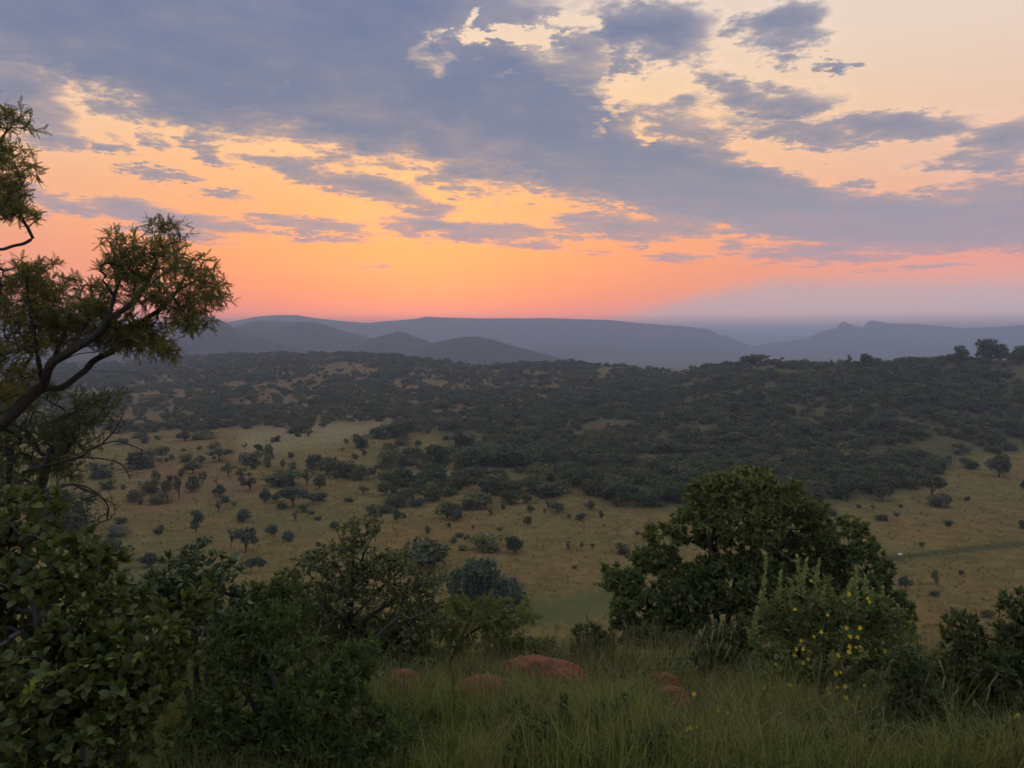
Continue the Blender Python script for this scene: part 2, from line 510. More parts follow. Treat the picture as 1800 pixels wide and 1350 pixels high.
# ground
m, b, o = new_mat('veld')
tc = b.node('ShaderNodeTexCoord').outputs['Object']
A_ = lambda nm: b.node('ShaderNodeAttribute', attribute_name=nm).outputs['Fac']
n1 = b.noise(tc, 0.035, 5, 0.6); n2 = b.noise(tc, 0.22, 5, 0.65); n3 = b.noise(tc, 1.6, 5, 0.7); n4 = b.noise(b.vm('MULTIPLY', tc, (1, 1, 1)), 0.75, 4, 0.7)
base = b.ramp(n1, [(0.30, C(0.250, 0.151, 0.056)), (0.47, C(0.226, 0.155, 0.055)), (0.60, C(0.184, 0.151, 0.050)), (0.75, C(0.250, 0.190, 0.077))])
base = b.mix(b.smooth(n2, 0.40, 0.70, 0.0, 0.55), base, C(0.311, 0.220, 0.087))
base = b.mix(b.smooth(n2, 0.55, 0.35, 0.0, 0.35), base, C(0.122, 0.101, 0.037))
base = b.mix(b.smooth(n3, 0.5, 0.28, 0.0, 0.45), base, C(0.105, 0.084, 0.031))
base = b.mix(b.smooth(n4, 0.40, 0.64, 0.0, 0.62), base, b.vm('MULTIPLY', base, (0.62, 0.66, 0.60)))
base = b.mix(b.m('MULTIPLY', A_('pale'), 0.6), base, C(0.356, 0.297, 0.155))
base = b.mix(b.m('MULTIPLY', A_('soil'), 0.75), base, b.mix(n2, C(0.196, 0.101, 0.057), C(0.285, 0.160, 0.089)))
base = b.mix(b.m('MULTIPLY', A_('lush'), b.smooth(n4, 0.3, 0.65, 0.62, 0.98)), base, b.mix(n3, C(0.068, 0.085, 0.030), C(0.150, 0.160, 0.058)))
base = b.mix(b.m('MULTIPLY', A_('rut'), 0.8), base, C(0.057, 0.070, 0.030))
base = b.mix(b.m('MULTIPLY', A_('wood'), b.smooth(n2, 0.3, 0.6, 0.5, 0.85)), base, C(0.089, 0.081, 0.040))
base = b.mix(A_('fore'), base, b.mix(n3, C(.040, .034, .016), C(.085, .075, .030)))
pr = b.node('ShaderNodeBsdfPrincipled')
b.put(pr.inputs['Base Color'], base)
pr.inputs['Roughness'].default_value = 1.0
pr.inputs['Specular IOR Level'].default_value = 0.0
bp = b.node('ShaderNodeBump')
bp.inputs['Strength'].default_value = 0.8
bp.inputs['Distance'].default_value = 0.6
b.put(bp.inputs['Height'], b.m('ADD', n3, b.m('MULTIPLY', n2, 0.6)))
m.node_tree.links.new(bp.outputs[0], pr.inputs['Normal'])
m.node_tree.links.new(pr.outputs[0], o.inputs['Surface'])
M['veld'] = m


def hill_mat(name, c0, c1, c2, s):
    m, b, o = new_mat(name)
    tc = b.node('ShaderNodeTexCoord').outputs['Object']
    n = b.noise(tc, s, 8, 0.7); n2 = b.noise(tc, s * 7, 5, 0.7)
    col = b.ramp(n, [(0.35, c0), (0.52, c1), (0.72, c2)])
    col = b.mix(b.smooth(n2, 0.40, 0.62, 0.0, 0.75), col, c0)
    pr = b.node('ShaderNodeBsdfPrincipled')
    b.put(pr.inputs['Base Color'], col)
    pr.inputs['Roughness'].default_value = 1.0
    pr.inputs['Specular IOR Level'].default_value = 0.0
    bp = b.node('ShaderNodeBump')
    bp.inputs['Strength'].default_value = 0.6
    bp.inputs['Distance'].default_value = 8.0
    b.put(bp.inputs['Height'], b.m('ADD', n, b.m('MULTIPLY', n2, 0.4)))
    m.node_tree.links.new(bp.outputs[0], pr.inputs['Normal'])
    m.node_tree.links.new(pr.outputs[0], o.inputs['Surface'])
    return m


M['hill'] = hill_mat('scrub_hill', C(.045, .042, .024), C(.085, .068, .038), C(.15, .105, .062), 0.006)
M['mountain'] = hill_mat('mountain', C(.05, .052, .04), C(.08, .075, .052), C(.13, .105, .075), 0.0016)

# ------------------------------------------------------------------ ground sheet
th = np.concatenate([np.linspace(-180, -42, 36, endpoint=False), np.linspace(-42, 42, 480, endpoint=False), np.linspace(42, 180, 36, endpoint=False)])
th = np.radians(th)
rr = np.concatenate([[0.4], np.geomspace(0.8, 15, 56, endpoint=False), np.geomspace(15, 90, 34, endpoint=False),
                     np.geomspace(90, 450, 140, endpoint=False), np.geomspace(450, 1250, 60, endpoint=False), np.geomspace(1250, 48000, 52)])
TH, RR = np.meshgrid(th, rr)
gx, gy = RR * np.sin(TH), RR * np.cos(TH)
gz = height(gx, gy)
gz = np.where(gy < 0, height(gx, np.zeros_like(gy)) + np.minimum(-gy, 400) * 0.06, gz)
farm = sstep(1800, 3500, RR)
gz = gz + farm * (fbm(gx / 900, gy / 900, 3, 21) * 5.0)
gz = np.maximum(gz, PLAIN - 6)
nr, nt = RR.shape
V = np.stack([gx, gy, gz], -1).reshape(-1, 3)
i, j = np.meshgrid(np.arange(nr - 1), np.arange(nt), indexing='ij')
j2 = (j + 1) % nt
quads = np.stack([i * nt + j, i * nt + j2, (i + 1) * nt + j2, (i + 1) * nt + j], -1).reshape(-1, 4)
cap = np.arange(nt)[None, ::-1]
V = np.vstack([V, [[0, 0, H(0, 0)]]])
ctr = len(V) - 1
caps = np.stack([np.full(nt, ctr), (np.arange(nt) + 1) % nt, np.arange(nt)], -1)
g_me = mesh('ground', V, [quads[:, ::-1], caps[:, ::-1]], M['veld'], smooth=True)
gpx, gpy = to_px(V)
front = (V[:, 1] > 20)
gpx = np.where(front, gpx, -9999); gpy = np.where(front, gpy, -9999)
wob_x = fbm(V[:, 0] / 5, V[:, 1] / 5, 3, 81) * 14; wob_y = fbm(V[:, 0] / 6, V[:, 1] / 9, 3, 83) * 7
POLY = {
    'wood_right': [(880, 720), (1000, 690), (1120, 655), (1250, 642), (1810, 615), (1900, 620), (1900, 790), (1760, 790), (1700, 800), (1640, 850),
                   (1560, 872), (1450, 885), (1300, 895), (1180, 892), (1060, 880), (1000, 860), (880, 830), (800, 800), (760, 760)],
    'wood_left': [(-300, 640), (180, 620), (600, 612), (900, 630), (1120, 640), (1120, 700), (1000, 742), (700, 738), (520, 748), (330, 755), (160, 758), (-300, 770)],
}
lush = (poly_mask(gpx + wob_x, gpy + wob_y, [(905, 1100), (915, 1058), (1000, 1046), (1060, 1036), (1180, 1030), (1180, 1070), (1060, 1082), (980, 1096)], 9)
        + 0.55 * poly_mask(gpx + wob_x, gpy + wob_y, [(120, 1040), (250, 965), (400, 925), (420, 935), (330, 985), (300, 1010), (240, 1050)], 8)
        + 0.5 * poly_mask(gpx + wob_x, gpy + wob_y, [(220, 912), (300, 903), (440, 880), (450, 888), (300, 915), (220, 922)], 4)
        + 0.40 * poly_mask(gpx + wob_x, gpy + wob_y, [(420, 900), (560, 890), (640, 915), (520, 935), (430, 925)], 14)
        + 0.35 * poly_mask(gpx + wob_x, gpy + wob_y, [(600, 800), (740, 780), (800, 800), (700, 812)], 8))
rut = np.interp(gpx, [1180, 1300, 1430, 1580, 1700, 1830], [1018, 1010, 998, 981, 966, 953])
rut = (1 - sstep(3.0, 7.0, np.abs(gpy + .3 * wob_y - rut))) * (gpx > 1180) * (gpx < 2300) * front
rut = np.clip(rut + .6 * (1 - sstep(1.5, 4, np.abs(gpy + .2 * wob_y - np.interp(gpx, [1420, 1600, 1720], [806, 793, 786])))) * (gpx > 1420) * (gpx < 1720) * front, 0, 1)
lush = lush * (V[:, 1] > 85) + 0.25 * (V[:, 1] > 20) * (V[:, 1] < 100)
lush = np.clip(lush, 0, 1) * front
soil = poly_mask(gpx, gpy, [(-300, 660), (420, 625), (640, 640), (900, 660), (1020, 720), (700, 742), (330, 752), (-300, 770)], 20) * 0.55
soil = soil + 0.55 * poly_mask(gpx, gpy, [(220, 818), (420, 822), (460, 860), (330, 905), (240, 905)], 20) + 0.8 * poly_mask(gpx, gpy, [(1000, 762), (1040, 745), (1120, 735), (1115, 748), (1060, 760), (1010, 775)], 6)
soil = np.clip(soil + 0.25 * fbm(V[:, 0] / 30, V[:, 1] / 40, 3, 33), 0, 1) * (soil > 0.02) * front
wood = np.clip(poly_mask(gpx, gpy, POLY['wood_right'], 12) + 0.3 * poly_mask(gpx, gpy, POLY['wood_left'], 12), 0, 1) * front * (V[:, 1] > 150)
wood = np.maximum(wood, 0.8 * sstep(1000, 1600, V[:, 1]))
pale = poly_mask(gpx, gpy, [(420, 760), (560, 742), (690, 732), (690, 742), (600, 780), (420, 800)], 14) * 0.8 \
    + poly_mask(gpx, gpy, [(690, 832), (760, 828), (900, 823), (895, 832), (760, 840)], 4) * 0.7 \
    + poly_mask(gpx, gpy, [(1100, 628), (1160, 627), (1215, 630), (1150, 633)], 2) + poly_mask(gpx, gpy, [(1380, 612), (1500, 611), (1500, 614), (1380, 615)], 1.5)
pale = np.clip(pale, 0, 1) * front
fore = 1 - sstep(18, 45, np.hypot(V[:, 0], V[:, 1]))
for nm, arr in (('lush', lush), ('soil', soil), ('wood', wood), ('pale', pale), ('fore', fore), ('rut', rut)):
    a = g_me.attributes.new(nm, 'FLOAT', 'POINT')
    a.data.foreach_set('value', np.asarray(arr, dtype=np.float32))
ground = tag(obj('ground', g_me), 'golden grass valley floor and bush covered slopes below the viewpoint', kind='structure')

# ------------------------------------------------------------------ distant hills and mountains


def ridge(name, label, pts, dist, run_front, run_back, mat, base=PLAIN - 8, rough=1.0, cols=260, cap=0.0, drift=0.0):
    """a ridge whose crest follows the skyline points, standing 'dist' metres away, with slopes front and back"""
    pts = np.asarray(pts, float)
    u = np.linspace(pts[0, 0], pts[-1, 0], cols)
    py = np.interp(u, pts[:, 0], pts[:, 1])
    X = (u - 900) / F * dist
    D0 = dist + fbm(u / 60.0, u * 0, 3, int(dist) % 97) * run_front * 0.12 + drift * (u - u.mean())
    top = EYE[2] - (py - 590) / F * dist
    prof = np.concatenate([np.linspace(-1, 0, 26), np.linspace(0, 1, 9)[1:]])
    rows = []
    for s in prof:
        yy = D0 + (s * run_front if s < 0 else s * run_back)
        a = abs(s)
        hgt = (1 - a) ** 1.25 if s < 0 else (1 - a) ** 1.1
        if cap and s < 0:
            hgt = np.interp(a, [0, 0.06, 0.13, 0.4, 1], [1, 0.97, 0.74, 0.34, 0])
        xs = X * yy / dist
        gul = fbm(xs / 160 + 3, yy / 500, 4, 13) * rough * (top - base) * 0.16 * math.sin(math.pi * min(a, 1)) ** 0.8
        fine = fbm(xs / 18, yy / 18, 2, 17) * 1.6 * rough
        z = base + (top - base) * hgt + gul + fine * (0.6 if s else 0.35)
        rows.append(np.stack([xs, yy, z], -1))
    V = np.concatenate(rows)
    n, c = len(prof), cols
    i, j = np.meshgrid(np.arange(n - 1), np.arange(c - 1), indexing='ij')
    q = np.stack([i * c + j, i * c + j + 1, (i + 1) * c + j + 1, (i + 1) * c + j], -1).reshape(-1, 4)
    o = obj(name, mesh(name, V, q, mat, smooth=True))
    return tag(o, label, kind='structure'), V.reshape(n, c, 3)


ridge('mountain', 'long flat topped blue mountain range across the middle of the horizon',
      [(-700, 590), (-300, 575), (-60, 566), (60, 560), (140, 557), (250, 566), (330, 568), (400, 566), (450, 557), (495, 554), (525, 554), (560, 560), (610, 565), (645, 568), (700, 563),
       (738, 559), (747, 556), (800, 558), (850, 560), (900, 559), (960, 560), (1010, 560), (1060, 562), (1140, 569), (1180, 572), (1230, 577), (1245, 579), (1262, 588), (1285, 594), (1305, 603), (1340, 612), (1380, 622)],
      4600, 1300, 800, M['mountain'], cap=1, cols=420)
ridge('mountain', 'blue mountain with a notched summit on the right of the horizon',
      [(1290, 622), (1330, 606), (1400, 597), (1425, 592), (1440, 583), (1466, 578), (1479, 565), (1488, 568), (1502, 573), (1514, 577), (1522, 568), (1527, 563), (1560, 568), (1595, 570), (1606, 569), (1650, 573), (1690, 577),
       (1740, 575), (1800, 571), (1900, 566), (2100, 570), (2400, 580)],
      4900, 1100, 700, M['mountain'], cap=1, cols=520)
ridge('mountain', 'faint far plateau in the gap between the two mountain ranges',
      [(1150, 606), (1230, 592), (1280, 588.5), (1340, 588), (1400, 589), (1480, 592), (1560, 606)], 9500, 1300, 1000, M['mountain'], cap=1, cols=120, rough=0.3)
HILLV = []
for lab, pts, dist, rf_, rb_ in [
    ('rounded scrub hill at the far left behind the acacia crown', [(-500, 610), (-200, 590), (0, 592), (120, 598), (230, 590), (300, 572), (335, 561), (362, 557), (385, 560), (410, 573), (440, 589), (480, 602), (530, 613), (590, 628)], 2000, 520, 420),
    ('broad double humped scrub hill left of centre under the mountain', [(350, 612), (417, 573), (440, 566), (467, 563), (493, 565), (520, 567), (550, 566), (575, 572), (600, 580), (650, 594), (690, 606), (740, 622)], 2600, 600, 500),
    ('small pointed scrub hill between the broad hill and the rounded one', [(610, 616), (650, 596), (672, 590), (697, 584), (712, 585), (730, 592), (747, 598), (765, 605), (800, 622)], 2300, 420, 380),
    ('rounded scrub hill nearest the centre sloping down to the plain', [(710, 622), (760, 603), (790, 596), (813, 592), (842, 592), (870, 598), (900, 607), (940, 618), (977, 628), (1020, 640)], 2050, 420, 400),
    ('low wooded rise on the plain before the central mountain', [(930, 626), (980, 615), (1010, 611), (1060, 612), (1100, 617), (1150, 624)], 3600, 400, 400)]:
    _, hv = ridge('hill', lab, pts, dist, rf_, rb_, M['hill'], cols=200)
    HILLV.append(hv)

# ------------------------------------------------------------------ haze
hz_v = np.array([[x, y, z] for z in (PLAIN - 10, HAZE_TOP) for x, y in ((-49500, -49500), (49500, -49500), (49500, 49500), (-49500, 49500))], float)
hz_f = np.array([[3, 2, 1, 0], [4, 5, 6, 7], [0, 1, 5, 4], [1, 2, 6, 5], [2, 3, 7, 6], [3, 0, 4, 7]])
m, b, o = new_mat('evening_haze')
pv = b.node('ShaderNodeVolumePrincipled')
pv.inputs['Color'].default_value = (0.60, 0.75, 1.0, 1)
pv.inputs['Density'].default_value = HAZE
pv.inputs['Anisotropy'].default_value = 0.50
m.node_tree.links.new(pv.outputs[0], o.inputs['Volume'])
tag(obj('haze', mesh('haze', hz_v, hz_f, m)), 'thin blue evening haze filling the valley and veiling the mountains', kind='stuff')

# ------------------------------------------------------------------ plant toolkit


def unit(a):
    return a / np.maximum(np.linalg.norm(a, axis=-1, keepdims=True), 1e-9)


LEAF = {   # x across, y along, z up; triangles
    'broad': (np.array([[0, 0, 0], [-.20, .18, .05], [.20, .18, .05], [-.31, .48, .07], [.31, .48, .07], [-.22, .78, .02], [.22, .78, .02], [0, 1.0, -.10],
                        [0, .18, 0], [0, .48, 0], [0, .78, -.04]]),
              np.array([[0, 8, 1], [0, 2, 8], [1, 8, 9], [1, 9, 3], [2, 4, 9], [2, 9, 8], [3, 9, 10], [3, 10, 5], [4, 6, 10], [4, 10, 9], [5, 10, 7], [6, 7, 10]])),
    'oval': (np.array([[0, 0, 0], [-.22, .4, .06], [.22, .4, .06], [0, 1, -.06], [0, .45, -.01]]),
             np.array([[0, 4, 1], [0, 2, 4], [1, 4, 3], [2, 3, 4]])),
    'lance': (np.array([[0, 0, 0], [-.13, .4, .04], [.13, .4, .04], [0, 1, -.05]]), np.array([[0, 3, 1], [0, 2, 3]])),
    'rhomb': (np.array([[0, 0, 0], [-.32, .5, .05], [.32, .5, -.03], [0, 1, 0.02]]), np.array([[0, 3, 1], [0, 2, 3]])),
}


def pinnate(pairs=8, ll=0.24, lw=0.055, droop=0.18, sweep=0.45):
    V, T = [], []
    ts = np.linspace(0, 1, 5)
    for t in ts:
        V += [[-.010, t, -droop * t * t], [.010, t, -droop * t * t]]
    for k in range(4):
        a = 2 * k
        T += [[a, a + 1, a + 3], [a, a + 3, a + 2]]
    for k in range(pairs):
        t = 0.12 + 0.88 * (k + 0.5) / pairs
        L = ll * (0.55 + 0.45 * math.sin(math.pi * (0.15 + 0.8 * t)))
        for s in (-1, 1):
            a = len(V)
            z = -droop * t * t
            V += [[0, t - lw / 2, z], [s * L * 0.55, t + sweep * L * 0.4 - lw * .75, z + .02], [s * L, t + sweep * L, z - .01], [s * L * 0.55, t + sweep * L * 0.4 + lw * .75, z + .02]]
            T += [[a, a + 1, a + 2], [a, a + 2, a + 3]]
    return np.array(V), np.array(T)


LEAF['feather'] = pinnate(6, 0.13, 0.10, 0.2, 0.8)
LEAF['fern'] = pinnate(12, 0.26, 0.06, 0.22, 0.3)


def leaves_mesh(name, kind, P, axis, normal, size, mat, width=None):
    tv, tt = LEAF[kind]
    n = len(P)
    axis = unit(axis)
    side = unit(np.cross(axis, normal))
    nor = np.cross(side, axis)
    size = np.broadcast_to(np.asarray(size, float), (n,))[:, None, None]
    wd = 1.0 if width is None else np.broadcast_to(np.asarray(width, float), (n,))[:, None, None]
    V = P[:, None, :] + size * (tv[None, :, 0:1] * side[:, None] * wd + tv[None, :, 1:2] * axis[:, None] + tv[None, :, 2:3] * nor[:, None])
    T = tt[None] + (np.arange(n) * len(tv))[:, None, None]
    return mesh(name, V.reshape(-1, 3), T.reshape(-1, 3), mat)


def tube_arrays(paths, sides=5):
    """paths: list of (pts (n,3), radii (n,)) -> vertices, quads"""
    Vs, Qs, off = [], [], 0
    for pts, rad in paths:
        pts = np.asarray(pts, float); rad = np.asarray(rad, float)
        n = len(pts)
        if n < 2: continue
        tan = unit(np.gradient(pts, axis=0))
        ref = np.where(np.abs(tan[:, 2:3]) > 0.9, np.array([[1., 0, 0]]), np.array([[0, 0, 1.]]))
        s = unit(np.cross(tan, ref)); t = np.cross(tan, s)
        k = sides if rad.max() > 0.012 else 3
        a = np.arange(k) * 2 * math.pi / k
        ring = s[:, None] * np.cos(a)[None, :, None] + t[:, None] * np.sin(a)[None, :, None]
        V = pts[:, None] + ring * rad[:, None, None]
        i, j = np.meshgrid(np.arange(n - 1), np.arange(k), indexing='ij')
        j2 = (j + 1) % k
        Q = np.stack([i * k + j, i * k + j2, (i + 1) * k + j2, (i + 1) * k + j], -1).reshape(-1, 4) + off
        Vs.append(V.reshape(-1, 3)); Qs.append(Q); off += n * k
    return np.concatenate(Vs), np.concatenate(Qs)


def grow(trunks, targets, step=0.12, lift=0.10, tip_r=0.004, power=0.45, r_max=None, jitter=0.08, rs=rng, prefer_low=0.4):
    """join target points (twig tips) to the given limbs one after another; returns woody paths and each tip's last direction and path"""
    pos, par, cnt = [], [], []
    for pts in trunks:
        prev = -1
        pts = np.asarray(pts, float)
        if len(pos):
            d = np.linalg.norm(np.array(pos) - pts[0], axis=1)
            if d.min() < 0.15: prev = int(d.argmin())
        for k, p in enumerate(pts):
            if k == 0 and prev >= 0: continue
            pos.append(p); par.append(prev); prev = len(pos) - 1
    pos = [np.array(p, float) for p in pos]
    T = np.asarray(targets, float)
    base = np.array(pos)
    dist = np.linalg.norm(T[:, None] - base[None], axis=2).min(1)
    order = np.argsort(dist)
    buf = np.zeros((len(pos) + 14 * len(T) + 10, 3)); buf[:len(pos)] = base; n = len(pos)
    parent = np.full(len(buf), -1, int); parent[:n] = par
    tips, tip_paths = [], []
    for ti in order:
        a = T[ti]
        dv = a - buf[:n]
        d = np.linalg.norm(dv, axis=1) + prefer_low * np.maximum(0, -dv[:, 2])
        k = int(d.argmin())
        p0 = buf[k]; L = np.linalg.norm(a - p0)
        if L < 0.02:
            tips.append(k); tip_paths.append((ti, np.array([p0, a + [0, 0, 0.02]]))); continue
        m_ = int(np.clip(math.ceil(L / step), 2, 12))
        ctrl = (p0 + a) / 2 + np.array([0, 0, lift * L]) + rs.normal(0, jitter * L, 3)
        t = np.linspace(0, 1, m_ + 1)[1:, None]
        pts = (1 - t) ** 2 * p0 + 2 * t * (1 - t) * ctrl + t * t * a
        ids = np.arange(n, n + m_)
        buf[ids] = pts; parent[ids[0]] = k; parent[ids[1:]] = ids[:-1]; n += m_
        tips.append(ids[-1]); tip_paths.append((ti, np.vstack([p0, pts])))
    cnt = np.zeros(n)
    for t in tips: cnt[t] += 1
    for k in range(n - 1, -1, -1):
        # parents always come before children
        if parent[k] >= 0: cnt[parent[k]] += cnt[k]
    rad = tip_r * np.maximum(cnt, 1) ** power
    if r_max: rad = np.minimum(rad, r_max)
    kids = [[] for _ in range(n)]
    for k in range(n):
        if parent[k] >= 0: kids[parent[k]].append(k)
    paths, stack = [], [k for k in range(n) if parent[k] < 0]
    while stack:
        k = stack.pop()
        seq = [k]; first = parent[k]
        cur = k
        while kids[cur]:
            ks = sorted(kids[cur], key=lambda q: -cnt[q])
            stack += ks[1:]
            cur = ks[0]; seq.append(cur)
        pts, r = buf[seq], rad[seq]
        if first >= 0:
            pts = np.vstack([buf[first], pts]); r = np.concatenate([[min(rad[first], r[0] * 1.15)], r])
        if len(pts) > 1: paths.append((pts, r))
    return paths, tip_paths


def in_clumps(clumps, n, rs=rng, shell=0.45):
    """n points spread over ellipsoids (centre, radii); mostly towards their surfaces"""
    vol = np.array([np.prod(c[1]) ** 0.8 for c in clumps]); vol = vol / vol.sum()
    which = rs.choice(len(clumps), n, p=vol)
    d = unit(rs.normal(size=(n, 3)))
    r = (shell + (1 - shell) * rs.random(n) ** 0.7)[:, None]
    c = np.array([q[0] for q in clumps])[which]; s = np.array([q[1] for q in clumps])[which]
    return c + d * r * s, unit(d / s), which


def leaf_frames(tip_paths, per, back=0.5, spread=0.9, up=0.5, rs=rng):
    """positions, axes and normals of leaves set along the outer part of every twig"""
    P_, A_2 = [], []
    for ti, pts in tip_paths:
        L = len(pts) - 1
        u = (1 - back * rs.random(per) ** 1.3) * L
        k = np.minimum(u.astype(int), L - 1)
        f_ = (u - k)[:, None]
        P_.append(pts[k] * (1 - f_) + pts[k + 1] * f_)
        d = unit((pts[-1] - pts[max(0, L - 2)])[None])
        A_2.append(np.repeat(d, per, 0))
    P_ = np.concatenate(P_); D_ = np.concatenate(A_2)
    a = unit(D_ * (1 - spread * 0.5) + rs.normal(size=P_.shape) * spread + np.array([0, 0, up * 0.5]))
    nrm = unit(rs.normal(size=P_.shape) * 0.7 + np.array([0, 0, 1.0]))
    return P_, a, nrm


def empty(name, loc, label, cat, group=None):
    e = bpy.data.objects.new(name, None)
    e.empty_display_size = 0.2
    COL.objects.link(e)
    e.location = loc
    return tag(e, label, cat, group)


def part(name, me, root, loc=None):
    """child mesh given in world coordinates"""
    o = obj(name, me, root)
    L = Vector(root.location if loc is None else loc)
    o.location = -L
    return o


# ------------------------------------------------------------------ savanna trees and shrubs of the valley


def proto(kind, seed):
    """unit plant: height 1, width 1; returns trunk mesh, crown arrays"""
    rs = np.random.default_rng(seed)
    if kind == 'bush':
        clumps = [((x, y, z), (.24, .24, .26)) for x, y, z in zip(rs.uniform(-.28, .28, 9), rs.uniform(-.28, .28, 9), rs.uniform(.22, .72, 9))]
        clumps += [((x, y, .18), (.22, .22, .18)) for x, y in zip(rs.uniform(-.3, .3, 4), rs.uniform(-.3, .3, 4))]
        trunk, n, ls, tz = 0.15, 900, .085, .3
    elif kind == 'round':
        clumps = []
        for _ in range(11):
            d = unit(rs.normal(size=3)); r = rs.uniform(.1, .34)
            clumps.append(((d[0] * r * 1.05, d[1] * r * 1.05, .48 + d[2] * r * 1.1), (.22, .22, .20)))
        trunk, n, ls, tz = 0.22, 1000, .085, .50
    elif kind == 'flat':
        clumps = []
        for _ in range(12):
            a = rs.uniform(0, 2 * math.pi); r = .40 * math.sqrt(rs.random())
            clumps.append(((r * math.cos(a), r * math.sin(a), .72 - r * r * .8 + rs.uniform(-.10, .08)), (.18, .18, .17)))
        trunk, n, ls, tz = 0.35, 900, .080, .62
    elif kind == 'tall':
        clumps = [((x, y, z), (.26, .26, .13)) for x, y, z in zip(rs.uniform(-.2, .2, 10), rs.uniform(-.2, .2, 10), np.linspace(.3, .9, 10))]
        trunk, n, ls, tz = 0.25, 750, .085, .5
    else:  # sparse
        clumps = []
        for _ in range(9):
            d = unit(rs.normal(size=3)); r = rs.uniform(.15, .38)
            clumps.append(((d[0] * r, d[1] * r, .62 + d[2] * r * .8), (.13, .13, .11)))
        trunk, n, ls, tz = 0.35, 420, .070, .5
    P_, dn, which = in_clumps(clumps, n, rs, 0.35)
    keep = P_[:, 2] > 0.02
    P_, dn = P_[keep], dn[keep]
    ax = unit(rs.normal(size=P_.shape) + dn * 0.6 + np.array([0, 0, .15]))
    nr_ = unit(dn + rs.normal(size=P_.shape) * .6 + np.array([0, 0, .4]))
    tv, tt = LEAF['rhomb']
    side = unit(np.cross(ax, nr_)); nn = np.cross(side, ax)
    size = (ls * rs.uniform(.6, 1.5, len(P_)))[:, None, None]
    V = P_[:, None] + size * (tv[None, :, 0:1] * side[:, None] * 1.3 + (tv[None, :, 1:2] - .5) * ax[:, None] + tv[None, :, 2:3] * nn[:, None])
    T = tt[None] + (np.arange(len(P_)) * 4)[:, None, None]
    limbs = []
    top = np.array([rs.uniform(-.05, .05), rs.uniform(-.05, .05), tz * .8])
    tp = np.array([[0, 0, -.06], [top[0] * .3, top[1] * .3, trunk * .5], top * [.7, .7, .8], top])
    limbs.append((tp, np.array([.036, .03, .024, .018])))
    for c_, _ in clumps[:8]:
        c_ = np.array(c_); k0 = tp[1] + (tp[2] - tp[1]) * rs.random()
        limbs.append((np.array([k0, (k0 + c_) / 2 + [0, 0, -.03], c_]), np.array([.018, .012, .006])))
    tv2, tq2 = tube_arrays(limbs, 5)
    return (tv2, tq2), (V.reshape(-1, 3), T.reshape(-1, 3))


PROTO = {}
for kd in ('bush', 'round', 'flat', 'tall', 'sparse'):
    for v in range(3):
        (tv, tq), (lv, lt) = proto(kd, 100 * v + len(kd) * 7 + 3)
        trunk_me = mesh('trunk', tv, tq, M['bark'])
        for mt in ('dark', 'olive', 'bluegreen', 'dry'):
            PROTO[kd, v, mt] = (trunk_me, mesh('crown', lv, lt, M[mt]))

ORD = ['first', 'second', 'third', 'fourth', 'fifth', 'sixth', 'seventh', 'eighth', 'ninth', 'tenth', 'eleventh', 'twelfth', 'thirteenth',
       'fourteenth', 'fifteenth', 'sixteenth', 'seventeenth', 'eighteenth', 'nineteenth', 'twentieth', 'twenty-first', 'twenty-second', 'twenty-third',
       'twenty-fourth', 'twenty-fifth', 'twenty-sixth', 'twenty-seventh', 'twenty-eighth', 'twenty-ninth', 'thirtieth']


def plant(kd, mt, pos, wdt, hgt, label, cat, group, name=None, rs=rnd):
    tm, cm = PROTO[kd, rs.randrange(3), mt]
    name = name or ('savanna_shrub' if cat == 'shrub' else 'savanna_tree')
    e = empty(name, (pos[0], pos[1], pos[2] - 0.05 * hgt), label, cat, group)
    e.rotation_euler = (0, 0, rs.uniform(0, 6.28))
    e.scale = (wdt, wdt, hgt)
    obj('trunk', tm, e); obj('crown', cm, e)
    return e


